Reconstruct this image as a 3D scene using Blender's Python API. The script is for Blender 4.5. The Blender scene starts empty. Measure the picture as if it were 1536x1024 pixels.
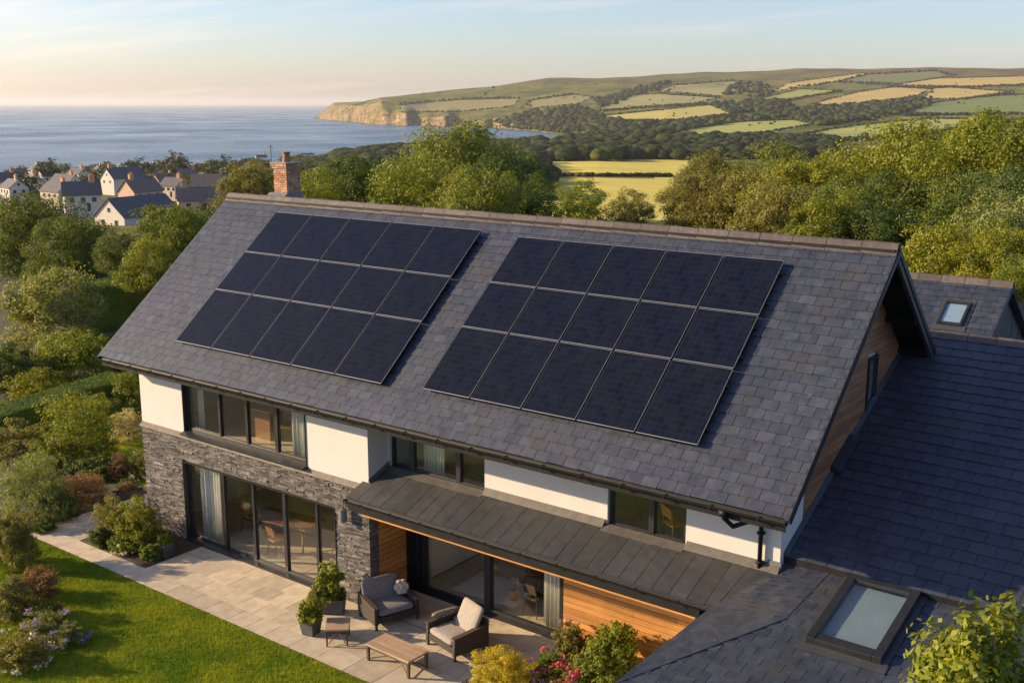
import bpy, math, random
import numpy as np
from mathutils import Vector, Matrix
R = math.radians
random.seed(7); rng = np.random.default_rng(7)
sc = bpy.context.scene
col = sc.collection

# ------------------------------------------------------------------ camera
CAM = np.array([27.319, -18.143, 12.369])
YAW, PITCH, ROLL, FPX = R(37.006), R(12.262), R(0.087), 1638.0
cF = np.array([-math.sin(YAW)*math.cos(PITCH), math.cos(YAW)*math.cos(PITCH), -math.sin(PITCH)])
_r = np.array([math.cos(YAW), math.sin(YAW), 0.0]); _u = np.cross(_r, cF)
cR = _r*math.cos(ROLL)+_u*math.sin(ROLL); cU = -_r*math.sin(ROLL)+_u*math.cos(ROLL)
cd = bpy.data.cameras.new('camera'); cam = bpy.data.objects.new('camera', cd); col.objects.link(cam)
m = Matrix.Identity(4)
for i in range(3):
    m[i][0] = cR[i]; m[i][1] = cU[i]; m[i][2] = -cF[i]; m[i][3] = CAM[i]
cam.matrix_world = m
cd.sensor_width = 36; cd.lens = 36*FPX/1536; cd.clip_start = .1; cd.clip_end = 400000
sc.camera = cam
# survey helpers: a sight line through a point of the photograph, met with a real plane or distance
def ray(px, py):
    d = cF*FPX + cR*(px-768) + cU*(512-py); return d/np.linalg.norm(d)
def at_z(px, py, z=0.0):
    d = ray(px, py); return CAM + d*((z-CAM[2])/d[2])
def at_y(px, py, y):
    d = ray(px, py); return CAM + d*((y-CAM[1])/d[1])
def at_d(px, py, dist):
    d = ray(px, py); return CAM + d*(dist/math.hypot(d[0], d[1]))
def on_plane(px, py, p0, n):
    d = ray(px, py); n = np.array(n, float); return CAM + d*(np.dot(np.array(p0)-CAM, n)/np.dot(d, n))

# ------------------------------------------------------------------ object helpers
def tag(o, label=None, cat=None, group=None, kind=None):
    if label: o['label'] = label
    if cat: o['category'] = cat
    if group: o['group'] = group
    if kind: o['kind'] = kind
    return o
def empty(name, loc=(0, 0, 0), rz=0.0, parent=None):
    o = bpy.data.objects.new(name, None); col.objects.link(o)
    o.location = loc; o.rotation_euler = (0, 0, rz); o.empty_display_size = .2
    if parent: o.parent = parent
    return o
def thing(name, label, cat, loc=(0, 0, 0), rz=0.0, group=None):
    return tag(empty(name, loc, rz), label, cat, group)
def copy_tree(o, parent=None):
    c = o.copy(); col.objects.link(c); c.parent = parent
    for ch in o.children: copy_tree(ch, c)
    return c
class MB:
    def __init__(s): s.v = []; s.f = []; s.mi = []; s.m = 0
    def add(s, vs, fs):
        b = len(s.v); s.v += [tuple(map(float, p)) for p in vs]
        for f in fs: s.f.append(tuple(i+b for i in f)); s.mi.append(s.m)
        return s
    def hexa(s, p): return s.add(p, [(0, 3, 2, 1), (4, 5, 6, 7), (0, 1, 5, 4), (1, 2, 6, 5), (2, 3, 7, 6), (3, 0, 4, 7)])
    def box(s, x0, x1, y0, y1, z0, z1):
        return s.hexa([(x0, y0, z0), (x1, y0, z0), (x1, y1, z0), (x0, y1, z0), (x0, y0, z1), (x1, y0, z1), (x1, y1, z1), (x0, y1, z1)])
    def prism(s, poly, ext):
        n = len(poly); e = np.array(ext, float)
        vs = [np.array(p, float) for p in poly]; vs += [p+e for p in vs[:n]]
        fs = [tuple(range(n-1, -1, -1)), tuple(range(n, 2*n))] + [(i, (i+1) % n, (i+1) % n+n, i+n) for i in range(n)]
        return s.add(vs, fs)
    def tube(s, pts, r, n=8, cap=True):
        pts = [np.array(p, float) for p in pts]; rs = r if hasattr(r, '__len__') else [r]*len(pts)
        vs = []; fs = []; prev = None
        for i, p in enumerate(pts):
            t = pts[min(i+1, len(pts)-1)]-pts[max(i-1, 0)]; t /= (np.linalg.norm(t)+1e-9)
            if prev is None:
                a = np.array([0, 0, 1.]) if abs(t[2]) < .9 else np.array([1., 0, 0])
                u = np.cross(t, a)
            else: u = prev-t*np.dot(prev, t)
            u /= (np.linalg.norm(u)+1e-9); w = np.cross(t, u); prev = u
            for k in range(n):
                an = 2*math.pi*k/n; vs.append(p+rs[i]*(u*math.cos(an)+w*math.sin(an)))
        for i in range(len(pts)-1):
            for k in range(n):
                a = i*n+k; b = i*n+(k+1) % n; fs.append((a, b, b+n, a+n))
        if cap: fs.append(tuple(range(n-1, -1, -1))); fs.append(tuple((len(pts)-1)*n+k for k in range(n)))
        return s.add(vs, fs)
    def lathe(s, prof, c=(0, 0, 0), n=20):
        vs = []; fs = []
        for r, z in prof:
            for k in range(n):
                a = 2*math.pi*k/n; vs.append((c[0]+r*math.cos(a), c[1]+r*math.sin(a), c[2]+z))
        for i in range(len(prof)-1):
            for k in range(n):
                a = i*n+k; b = i*n+(k+1) % n; fs.append((a, b, b+n, a+n))
        fs.append(tuple(range(n-1, -1, -1))); fs.append(tuple((len(prof)-1)*n+k for k in range(n)))
        return s.add(vs, fs)
    def pillow(s, c, h, M=None, e=.35, nu=28, nv=14, sag=0.0):
        """rounded cushion (superellipsoid), c centre, h half sizes, M optional 3x3"""
        vs = []; fs = []
        pw = lambda x, q: math.copysign(abs(x)**q, x)
        for i in range(nv+1):
            la = -math.pi/2+math.pi*i/nv
            for k in range(nu):
                lo = 2*math.pi*k/nu
                p = np.array([pw(math.cos(la), .6)*pw(math.cos(lo), e), pw(math.cos(la), .6)*pw(math.sin(lo), e), pw(math.sin(la), .75)])
                p = p*h; p[2] *= 1-sag*(p[0]/h[0])**2*(p[1]/h[1])**2
                if M is not None: p = M @ p
                vs.append(p+np.array(c))
        for i in range(nv):
            for k in range(nu):
                a = i*nu+k; b = i*nu+(k+1) % nu; fs.append((a, b, b+nu, a+nu))
        return s.add(vs, fs)
    def build(s, name, mat, parent=None, smooth=False, bevel=0.0, loc=None):
        me = bpy.data.meshes.new(name); me.from_pydata(s.v, [], s.f); me.validate()
        for mt in (mat if isinstance(mat, (list, tuple)) else [mat]): me.materials.append(mt)
        if any(s.mi): me.polygons.foreach_set('material_index', s.mi)
        if smooth: me.polygons.foreach_set('use_smooth', [True]*len(me.polygons))
        me.update()
        o = bpy.data.objects.new(name, me); col.objects.link(o)
        if parent: o.parent = parent
        if loc is not None: o.location = loc
        if bevel:
            b = o.modifiers.new('b', 'BEVEL'); b.width = bevel; b.segments = 2; b.limit_method = 'ANGLE'
        return o
def np_mesh(name, V, Q, mat, k=4, smooth=False):
    me = bpy.data.meshes.new(name); V = np.asarray(V, np.float32); Q = np.asarray(Q, np.int32)
    me.vertices.add(len(V)); me.vertices.foreach_set('co', V.ravel())
    me.loops.add(Q.size); me.loops.foreach_set('vertex_index', Q.ravel())
    me.polygons.add(len(Q)); me.polygons.foreach_set('loop_start', np.arange(0, Q.size, k, dtype=np.int32))
    me.polygons.foreach_set('loop_total', np.full(len(Q), k, np.int32))
    if smooth: me.polygons.foreach_set('use_smooth', np.ones(len(Q), bool))
    me.materials.append(mat); me.update(calc_edges=True); me.validate()
    return me
def obj_of(name, me, parent=None, loc=None):
    o = bpy.data.objects.new(name, me); col.objects.link(o)
    if parent: o.parent = parent
    if loc is not None: o.location = loc
    return o
class Frame:
    """a sloping plane: O origin at the eaves, u along, v up the slope, n outward"""
    def __init__(s, O, u, v):
        s.O = np.array(O, float); s.u = np.array(u, float); s.u /= np.linalg.norm(s.u)
        v = np.array(v, float); v -= s.u*np.dot(v, s.u); s.v = v/np.linalg.norm(v); s.n = np.cross(s.u, s.v)
    def P(s, u, v, h=0.0): return s.O+s.u*u+s.v*v+s.n*h
    def uv(s, p): d = np.array(p)-s.O; return float(d@s.u), float(d@s.v)
    def matrix(s, u, v, h=0.0):
        p = s.P(u, v, h); mm = Matrix.Identity(4)
        for i in range(3): mm[i][0] = s.u[i]; mm[i][1] = s.v[i]; mm[i][2] = s.n[i]; mm[i][3] = p[i]
        return mm

# ------------------------------------------------------------------ materials
MATS = {}
def nodes_of(name):
    mt = bpy.data.materials.new(name); mt.use_nodes = True; nt = mt.node_tree
    nt.nodes.clear(); out = nt.nodes.new('ShaderNodeOutputMaterial')
    return mt, nt, out
def N(nt, t, **kw):
    n = nt.nodes.new('ShaderNode'+t)
    for k, v in kw.items():
        if k in n.inputs: n.inputs[k].default_value = v
        else: setattr(n, k, v)
    return n
def L(nt, a, b): nt.links.new(a, b)
def rgb(c): return (c[0], c[1], c[2], 1)
def ramp(nt, fac, stops):
    r = nt.nodes.new('ShaderNodeValToRGB'); e = r.color_ramp.elements
    while len(e) < len(stops): e.new(.5)
    for x, (p, c) in zip(e, stops): x.position = p; x.color = rgb(c)
    L(nt, fac, r.inputs[0]); return r
def mixc(nt, fac, a, b, mode='MIX'):
    x = nt.nodes.new('ShaderNodeMix'); x.data_type = 'RGBA'; x.blend_type = mode
    for s, i in ((fac, 0), (a, 6), (b, 7)):
        if hasattr(s, 'node'): L(nt, s, x.inputs[i])
        else: x.inputs[i].default_value = s if i == 0 else rgb(s)
    return x.outputs[2]
def noise(nt, vec, scale, detail=4, rough=.55, stretch=None):
    if stretch:
        mp = N(nt, 'Mapping'); mp.inputs['Scale'].default_value = stretch; L(nt, vec, mp.inputs[0]); vec = mp.outputs[0]
    n = N(nt, 'TexNoise'); n.inputs['Scale'].default_value = scale; n.inputs['Detail'].default_value = detail
    n.inputs['Roughness'].default_value = rough; L(nt, vec, n.inputs['Vector']); return n.outputs['Fac']
def surf(name, c1, c2=None, rough=.6, scale=3.0, bump=0.0, bscale=40.0, island=None, spec=.5, metal=0.0, coords='Object', stretch=None, c3=None, contrast=(.35, .65), rvar=0.0, bdist=.01, spots=None, streak=None):
    """colour from noise between c1 and c2, optional per-piece variation c1..island"""
    mt, nt, out = nodes_of(name); b = N(nt, 'BsdfPrincipled'); L(nt, b.outputs[0], out.inputs[0])
    b.inputs['Roughness'].default_value = rough; b.inputs['Metallic'].default_value = metal
    b.inputs['Specular IOR Level'].default_value = spec
    tc = N(nt, 'TexCoord').outputs[coords]
    c2 = c2 or c1
    nz = noise(nt, tc, scale, 6, .6, stretch)
    cc = ramp(nt, nz, [(contrast[0], c1), (contrast[1], c2)]).outputs[0]
    if island:
        g = N(nt, 'NewGeometry'); rr = ramp(nt, g.outputs['Random Per Island'], island).outputs[0]
        cc = mixc(nt, 1.0, cc, rr, 'MULTIPLY')
    if c3:
        n3 = noise(nt, tc, scale*.23, 3, .5); f3 = ramp(nt, n3, [(.55, (0, 0, 0)), (.72, (1, 1, 1))]).outputs[0]
        cc = mixc(nt, f3, cc, c3)
    if streak:
        n6 = noise(nt, tc, 1.0, 6, .65, streak); cc = mixc(nt, 1.0, cc, ramp(nt, n6, [(.3, (.76, .78, .80)), (.5, (1, 1, 1)), (.72, (1.22, 1.18, 1.12))]).outputs[0], 'MULTIPLY')
    if spots:
        n5 = noise(nt, tc, 7.0, 2, .5); f5 = ramp(nt, n5, [(.72, (0, 0, 0)), (.76, (1, 1, 1))]).outputs[0]; cc = mixc(nt, f5, cc, spots)
    L(nt, cc, b.inputs['Base Color'])
    if rvar:
        mr = N(nt, 'MapRange'); L(nt, nz, mr.inputs[0]); mr.inputs[3].default_value = rough-rvar; mr.inputs[4].default_value = rough+rvar
        L(nt, mr.outputs[0], b.inputs['Roughness'])
    if bump:
        bn = noise(nt, tc, bscale, 5, .6, stretch); bp = N(nt, 'Bump'); bp.inputs['Strength'].default_value = bump
        bp.inputs['Distance'].default_value = bdist; L(nt, bn, bp.inputs['Height']); L(nt, bp.outputs[0], b.inputs['Normal'])
    MATS[name] = mt; return mt
G = lambda v: (v, v, v)
isl = [(0, (.8, .8, .83)), (.3, (.94, .94, .95)), (.75, (1.04, 1.04, 1.03)), (1, (1.22, 1.2, 1.17))]
M_slate = surf('slate', (.026, .034, .052), (.043, .052, .076), .5, 5, .6, 30, isl, spec=.5, rvar=.14, bdist=.012, c3=(.043, .045, .052), spots=(.09, .09, .095), streak=(2.6, .35, .35))
M_slate_far = surf('slate_plain', (.045, .048, .058), (.085, .084, .092), .6, 1.2, .3, 12, rvar=.1)
M_canopy = surf('canopy_tile', (.029, .031, .036), (.044, .046, .051), .55, 5, .3, 60, [(0, (.85,)*3), (1, (1.15,)*3)], rvar=.08)
M_ridge = surf('ridge_tile', (.062, .052, .052), (.105, .088, .085), .75, 7, .5, 35, [(0, (.65,)*3), (1, (1.3,)*3)])
M_dark = surf('dark_metal', (.014, .016, .019), (.022, .024, .027), .38, 4, spec=.5, rvar=.06)
M_black = surf('black_trim', (.009, .010, .012), (.015, .016, .018), .55, 5, .1, 80, spec=.22)
M_fascia = surf('fascia_grey', (.03, .036, .042), (.045, .05, .056), .5, 3)
M_white = surf('white_render', (.54, .54, .53), (.50, .495, .485), .9, 1.4, .35, 90, contrast=(.3, .8), bdist=.006, c3=(.49, .48, .46))
M_stone = surf('split_stone', (.062, .062, .066), (.145, .138, .136), .8, 9, .9, 28, [(0, (.45,)*3), (.4, (.8, .79, .8)), (.8, (1.1, 1.06, 1.02)), (1, (1.75, 1.62, 1.5))], bdist=.03)
M_coping = surf('stone_coping', (.17, .15, .135), (.25, .22, .195), .8, 8, .3, 50)
M_slab = surf('paving_slab', (.42, .36, .26), (.54, .475, .36), .8, 3.2, .25, 60, [(0, (.76, .75, .74)), (.5, (1, 1, 1)), (1, (1.14, 1.1, 1.06))], bdist=.006, c3=(.40, .34, .27))
M_grout = surf('grout', (.07, .055, .04), (.1, .08, .06), .95, 10)
M_soil = surf('soil', (.028, .018, .012), (.07, .045, .03), .95, 9, 1.0, 25, bdist=.05)
M_lead = surf('lead', (.10, .115, .13), (.16, .17, .185), .5, 4, .2, 20)
M_concrete = surf('planter_grey', (.05, .052, .055), (.085, .086, .088), .75, 8, .2, 50)
M_cream = surf('interior_paint', (.80, .76, .68), (.84, .80, .72), .9, 1)
M_floor_in = surf('interior_floor', (.46, .39, .30), (.54, .46, .36), .35, 2, island=[(0, (.9,)*3), (1, (1.1,)*3)])
M_cushion = surf('cushion_grey', (.15, .142, .14), (.20, .19, .185), .95, 14, .4, 160, bdist=.003)
M_cushion2 = surf('cushion_taupe', (.25, .225, .20), (.31, .28, .25), .95, 14, .4, 160, bdist=.003)
M_fluffy = surf('pale_fabric', (.40, .34, .27), (.55, .48, .40), .95, 12, .8, 60)
M_rug = surf('rug', (.74, .75, .70), (.80, .80, .76), .95, 9, .3, 120)
M_skysheet = surf('sky_reflection_blue', (.50, .58, .64), (.60, .67, .72), .9, 2)  # pale blue painted in place of sky reflected in the skylight glass
M_flash = surf('flashing_metal', (.07, .064, .062), (.11, .10, .096), .55, 5, .2, 30)
M_curtain = surf('curtain', (.62, .60, .54), (.72, .70, .64), .9, 5, .2, 80)
M_red = surf('red_glaze', (.35, .06, .02), (.45, .09, .03), .3, 5)
M_bark = surf('bark', (.045, .032, .022), (.11, .08, .055), .9, 6, .9, 14, stretch=(1, 1, .3), bdist=.05)
M_villwhite = surf('village_render', (.56, .53, .48), (.50, .47, .42), .9, 1)
M_villpink = surf('village_pink', (.50, .34, .25), (.58, .40, .30), .9, 1)
M_villcream = surf('village_cream', (.46, .39, .29), (.52, .44, .34), .9, 1)
M_winframe = surf('white_frame', (.7, .7, .68), None, .5, 3)

def wood(name, c1, c2, axis, rough=.55, island=None, spec=.4):
    mt, nt, out = nodes_of(name); b = N(nt, 'BsdfPrincipled'); L(nt, b.outputs[0], out.inputs[0])
    tc = N(nt, 'TexCoord').outputs['Object']
    st = [14, 14, 14]; st[axis] = .9
    n1 = noise(nt, tc, 1.0, 6, .65, tuple(st)); n2 = noise(nt, tc, .9, 4, .6)
    cc = ramp(nt, n1, [(.3, c1), (.7, c2)]).outputs[0]
    cc = mixc(nt, 1.0, cc, ramp(nt, n2, [(.3, (.8, .74, .7)), (.7, (1.12, 1.1, 1.05))]).outputs[0], 'MULTIPLY')
    g = N(nt, 'NewGeometry'); rr = ramp(nt, g.outputs['Random Per Island'], island or [(0, (.68, .66, .62)), (.5, (1, 1, 1)), (1, (1.28, 1.2, 1.1))]).outputs[0]
    cc = mixc(nt, 1.0, cc, rr, 'MULTIPLY'); L(nt, cc, b.inputs['Base Color'])
    b.inputs['Roughness'].default_value = rough; b.inputs['Specular IOR Level'].default_value = spec
    bp = N(nt, 'Bump'); bp.inputs['Strength'].default_value = .4; bp.inputs['Distance'].default_value = .004
    L(nt, n1, bp.inputs['Height']); L(nt, bp.outputs[0], b.inputs['Normal'])
    return mt
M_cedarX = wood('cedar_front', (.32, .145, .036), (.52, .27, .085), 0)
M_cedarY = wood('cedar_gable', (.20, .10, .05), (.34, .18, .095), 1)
M_teak = wood('weathered_teak', (.30, .215, .145), (.44, .33, .23), 0, .7, [(0, (.9,)*3), (1, (1.1,)*3)])
M_oak = wood('oak', (.16, .08, .035), (.27, .14, .065), 0, .5)
M_legwood = wood('table_leg_wood', (.055, .042, .032), (.10, .075, .055), 2, .7)

def wicker():
    mt, nt, out = nodes_of('wicker'); b = N(nt, 'BsdfPrincipled'); L(nt, b.outputs[0], out.inputs[0])
    tc = N(nt, 'TexCoord').outputs['Object']
    w1 = N(nt, 'TexWave'); w1.inputs['Scale'].default_value = 22; w1.bands_direction = 'Z'; L(nt, tc, w1.inputs[0])
    w2 = N(nt, 'TexWave'); w2.inputs['Scale'].default_value = 16; w2.bands_direction = 'DIAGONAL'; L(nt, tc, w2.inputs[0])
    x = N(nt, 'Math', operation='MULTIPLY'); L(nt, w1.outputs['Fac'], x.inputs[0]); L(nt, w2.outputs['Fac'], x.inputs[1])
    cc = ramp(nt, x.outputs[0], [(.1, (.018, .015, .013)), (.7, (.11, .093, .08))]).outputs[0]
    L(nt, cc, b.inputs['Base Color']); b.inputs['Roughness'].default_value = .6
    bp = N(nt, 'Bump'); bp.inputs['Strength'].default_value = .8; bp.inputs['Distance'].default_value = .01
    L(nt, x.outputs[0], bp.inputs['Height']); L(nt, bp.outputs[0], b.inputs['Normal']); return mt
M_wicker = wicker()
def brickmat():
    mt, nt, out = nodes_of('chimney_brick'); b = N(nt, 'BsdfPrincipled'); L(nt, b.outputs[0], out.inputs[0])
    tc = N(nt, 'TexCoord').outputs['Object']; g = N(nt, 'NewGeometry')
    nz = noise(nt, tc, 9, 5); rr = ramp(nt, g.outputs['Random Per Island'], [(0, (.26, .12, .07)), (.5, (.38, .20, .12)), (1, (.48, .31, .2))]).outputs[0]
    cc = mixc(nt, 1.0, rr, ramp(nt, nz, [(.3, (.7,)*3), (.7, (1.2,)*3)]).outputs[0], 'MULTIPLY')
    L(nt, cc, b.inputs['Base Color']); b.inputs['Roughness'].default_value = .9; return mt
M_brick = brickmat()
M_mortar = surf('mortar', (.34, .27, .2), (.42, .34, .26), .95, 9)

def panelmat():
    mt, nt, out = nodes_of('solar_glass'); b = N(nt, 'BsdfPrincipled'); L(nt, b.outputs[0], out.inputs[0])
    tc = N(nt, 'TexCoord').outputs['Object']; sp = N(nt, 'SeparateXYZ'); L(nt, tc, sp.inputs[0])
    def lines(src, per, w):
        a = N(nt, 'Math', operation='DIVIDE'); L(nt, src, a.inputs[0]); a.inputs[1].default_value = per
        f = N(nt, 'Math', operation='FRACT'); L(nt, a.outputs[0], f.inputs[0])
        c = N(nt, 'Math', operation='LESS_THAN'); L(nt, f.outputs[0], c.inputs[0]); c.inputs[1].default_value = w
        return c.outputs[0]
    g1 = lines(sp.outputs['X'], .157, .035); g2 = lines(sp.outputs['Y'], .157, .035); g3 = lines(sp.outputs['X'], .0392, .10)
    mx = N(nt, 'Math', operation='MAXIMUM'); L(nt, g1, mx.inputs[0]); L(nt, g2, mx.inputs[1])
    vo = N(nt, 'TexWhiteNoise'); sn = N(nt, 'Vector Math'.replace(' ', ''), operation='SNAP'); L(nt, tc, sn.inputs[0]); sn.inputs[1].default_value = (.157, .157, 1)
    L(nt, sn.outputs[0], vo.inputs[0])
    base = ramp(nt, vo.outputs['Value'], [(0, (.003, .005, .013)), (1, (.006, .009, .021))]).outputs[0]
    cc = mixc(nt, g3, base, (.009, .011, .019)); cc = mixc(nt, mx.outputs[0], cc, (.022, .026, .036))
    dn = noise(nt, tc, 1.7, 6, .6); cc = mixc(nt, ramp(nt, dn, [(.45, (0, 0, 0)), (.8, (.10,)*3)]).outputs[0], cc, (.05, .048, .046))
    L(nt, cc, b.inputs['Base Color']); b.inputs['Roughness'].default_value = .32
    b.inputs['Specular IOR Level'].default_value = .09
    nz = noise(nt, tc, 3, 4); mr = N(nt, 'MapRange'); L(nt, nz, mr.inputs[0]); mr.inputs[3].default_value = .24; mr.inputs[4].default_value = .42
    L(nt, mr.outputs[0], b.inputs['Roughness']); return mt
M_panel = panelmat()
M_pframe = surf('panel_frame', (.012, .013, .015), None, .4, 3)
M_plip = surf('panel_lip', (.5, .5, .5), (.56, .56, .56), .4, 3, metal=.7)

def glassmat(name, tint=(.75, .80, .78), refl=1.0, ior=1.5, add=0.04):
    mt, nt, out = nodes_of(name); t = N(nt, 'BsdfTransparent'); t.inputs[0].default_value = rgb(tint)
    g = N(nt, 'BsdfGlossy'); g.inputs['Roughness'].default_value = .02; g.inputs[0].default_value = rgb((.95, .97, 1))
    f = N(nt, 'LayerWeight'); f.inputs[0].default_value = .5; pw = N(nt, 'Math', operation='POWER'); L(nt, f.outputs['Facing'], pw.inputs[0]); pw.inputs[1].default_value = 4.0
    a = N(nt, 'Math', operation='MULTIPLY_ADD'); L(nt, pw.outputs[0], a.inputs[0]); a.inputs[1].default_value = refl; a.inputs[2].default_value = add
    x = N(nt, 'MixShader'); L(nt, a.outputs[0], x.inputs[0]); L(nt, t.outputs[0], x.inputs[1]); L(nt, g.outputs[0], x.inputs[2])
    L(nt, x.outputs[0], out.inputs[0]); return mt
M_glass = glassmat('window_glass', (.96, .97, .95), .85, 1.5, .035)
M_skyglass = glassmat('roof_glass', (.88, .93, .94), .9, 1.5, .22)

def leafmat(name, cols, rough=.55, trans=.35, tcol=None, patch=None):
    """cols: dark..light leaf colours, varied leaf by leaf and in slow patches over the plant"""
    mt, nt, out = nodes_of(name); tc = N(nt, 'TexCoord').outputs['Object']
    g = N(nt, 'NewGeometry'); oi = N(nt, 'ObjectInfo')
    n1 = noise(nt, tc, .9, 3)
    a = N(nt, 'Math', operation='MULTIPLY_ADD'); L(nt, g.outputs['Random Per Island'], a.inputs[0]); a.inputs[1].default_value = .55
    b2 = N(nt, 'Math', operation='MULTIPLY_ADD'); L(nt, n1, b2.inputs[0]); b2.inputs[1].default_value = .9; b2.inputs[2].default_value = -.22
    L(nt, b2.outputs[0], a.inputs[2])
    st = [(i/(len(cols)-1), c) for i, c in enumerate(cols)]
    cc = ramp(nt, a.outputs[0], st).outputs[0]
    hv = ramp(nt, oi.outputs['Random'], [(0, (.82, .9, .85)), (.5, (1, 1, 1)), (1, (1.1, 1.05, .9))]).outputs[0]
    cc = mixc(nt, 1.0, cc, hv, 'MULTIPLY')
    p = N(nt, 'BsdfPrincipled'); L(nt, cc, p.inputs['Base Color']); p.inputs['Roughness'].default_value = rough; p.inputs['Specular IOR Level'].default_value = .25
    t = N(nt, 'BsdfTranslucent'); tcx = mixc(nt, 1.0, cc, tcol or (1.5, 1.35, .45), 'MULTIPLY'); L(nt, tcx, t.inputs[0])
    x = N(nt, 'MixShader'); x.inputs[0].default_value = trans; L(nt, p.outputs[0], x.inputs[1]); L(nt, t.outputs[0], x.inputs[2])
    L(nt, x.outputs[0], out.inputs[0]); return mt
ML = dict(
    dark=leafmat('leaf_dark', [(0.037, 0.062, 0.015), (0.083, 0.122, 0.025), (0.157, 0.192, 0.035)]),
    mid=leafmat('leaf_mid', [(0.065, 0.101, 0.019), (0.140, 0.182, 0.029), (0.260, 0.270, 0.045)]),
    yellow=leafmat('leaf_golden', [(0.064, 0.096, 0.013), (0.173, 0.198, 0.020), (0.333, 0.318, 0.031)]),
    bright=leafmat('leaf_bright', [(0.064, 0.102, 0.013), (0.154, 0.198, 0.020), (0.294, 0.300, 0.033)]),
    silver=leafmat('leaf_silver', [(0.083, 0.114, 0.033), (0.192, 0.228, 0.072), (0.371, 0.372, 0.132)]),
    olive=leafmat('leaf_olive', [(0.083, 0.096, 0.024), (0.186, 0.182, 0.047), (0.306, 0.260, 0.072)]),
    white=leafmat('leaf_variegated', [(0.115, 0.138, 0.057), (0.345, 0.333, 0.196), (0.598, 0.540, 0.368)]),
    brown=leafmat('leaf_russet', [(0.087, 0.065, 0.041), (0.203, 0.123, 0.065), (0.319, 0.196, 0.116)]),
    gold=leafmat('leaf_gold', [(0.22, 0.20, 0.015), (0.46, 0.39, 0.02), (0.68, 0.56, 0.05)]),
    hedge=leafmat('leaf_hedge', [(0.055, 0.096, 0.015), (0.111, 0.166, 0.024), (0.205, 0.252, 0.035)]),
    far=leafmat('leaf_far', [(0.029, 0.044, 0.018), (0.052, 0.073, 0.023), (0.088, 0.107, 0.034)], trans=.15),
    farolive=leafmat('leaf_far_olive', [(0.058, 0.072, 0.023), (0.104, 0.114, 0.034), (0.156, 0.153, 0.046)], trans=.15))
def flower(name, cols): return leafmat(name, cols, .6, .25, (1.1, 1.0, 1.0))
M_pink = flower('petal_pink', [(.55, .04, .12), (.72, .10, .18), (.8, .32, .34)])
M_lav = flower('petal_lavender', [(.22, .13, .38), (.36, .24, .55), (.55, .42, .7)])
M_wht = flower('petal_cream', [(.65, .6, .45), (.75, .7, .6), (.8, .78, .7)])
M_orange = flower('petal_orange', [(.55, .18, .04), (.6, .26, .08), (.65, .36, .12)])
# ------------------------------------------------------------------ the house
XL, XR, YE, ZE, YR, ZR = -.68, 20.31, -.81, 5.25, 4.18, 9.52
SL = (ZR-ZE)/(YR-YE); SLEN = math.hypot(YR-YE, ZR-ZE)
XG = 19.6; YB = 8.4; D1 = .7; D2 = 1.55; XB = 9.25
house = thing('house', 'large detached house with slate roofs, white render, grey stone and cedar cladding', 'house', (0, 0, 0))
def roofz(y): return ZE+SL*(y-YE) if y < YR else ZR-SL*(y-YR)

def slates(fr, ulo, uhi, vlen, expo, w, name, mat, parent, t=.014, voff=0.0, jit=.05, tone=0):
    rr = np.random.default_rng(int(abs(fr.O[0]*13+fr.O[1]*7+vlen*31))+5)
    mb = MB(); n = int(math.ceil(vlen/expo))
    for i in range(n):
        v0 = voff+i*expo; v1 = min(voff+vlen, v0+expo*1.04)
        a0, a1, b0, b1 = ulo(v0), ulo(v1), uhi(v0), uhi(v1)
        lo, hi = min(a0, a1), max(b0, b1)
        u = math.floor(lo/w)*w-(w/2 if i % 2 else 0)
        jj = [u]
        while jj[-1] < hi+w: jj.append(jj[-1]+w)
        jj = [x+rr.uniform(-jit, jit)*w for x in jj]
        for k in range(len(jj)-1):
            g = .005
            p0, p1 = jj[k]+g, jj[k+1]-g
            q0, q1, s0, s1 = max(p0, a0), min(p1, b0), max(p0, a1), min(p1, b1)
            if q1-q0 < .02 and s1-s0 < .02: continue
            if q1 < q0: q0 = q1 = (q0+q1)/2
            if s1 < s0: s0 = s1 = (s0+s1)/2
            dv = rr.uniform(-.008, .008); h = rr.uniform(0, .006); h2 = h+rr.uniform(-.002, .002)
            lo_v = v0+dv
            P = fr.P
            mb.hexa([P(q0, lo_v, .012+h), P(q1, lo_v, .012+h2), P(s1, v1, .001), P(s0, v1, .001),
                     P(q0, lo_v, .012+t+h), P(q1, lo_v, .012+t+h2), P(s1, v1, .011), P(s0, v1, .011)])
    return mb.build(name, mat, parent)

def ridge_caps(p0, p1, name, parent, length=.62, half=.17, rise=.10, mat=None, drop=.11):
    p0 = np.array(p0, float); p1 = np.array(p1, float); d = p1-p0; Ln = np.linalg.norm(d); d /= Ln
    side = np.cross(d, [0, 0, 1.]); side /= np.linalg.norm(side)
    mb = MB(); n = int(round(Ln/length)); st = Ln/n
    prof = [(-half-.02, -drop-.03), (-half*.62, -.005), (-half*.3, rise*.8), (0, rise), (half*.3, rise*.8), (half*.62, -.005), (half+.02, -drop-.03)]
    for i in range(n):
        a = p0+d*(i*st+.004); b = p0+d*((i+1)*st-.014); k = 1.0; up = .004*(i % 2)+random.uniform(0, .006)
        def ring(p, lift, sc_):
            o = [p+side*x*sc_+np.array([0, 0, z+lift]) for x, z in prof]
            return o+[p+side*x*sc_*.9+np.array([0, 0, z+lift-.03]) for x, z in reversed(prof)]
        r0 = ring(a, up+.012, 1.03); r1 = ring(b, up, 1.0); m_ = len(r0)
        mb.add(r0+r1, [(j, (j+1) % m_, (j+1) % m_+m_, j+m_) for j in range(m_)]+[tuple(range(m_-1, -1, -1)), tuple(range(m_, 2*m_))])
    return mb.build(name, mat or M_ridge, parent)

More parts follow.
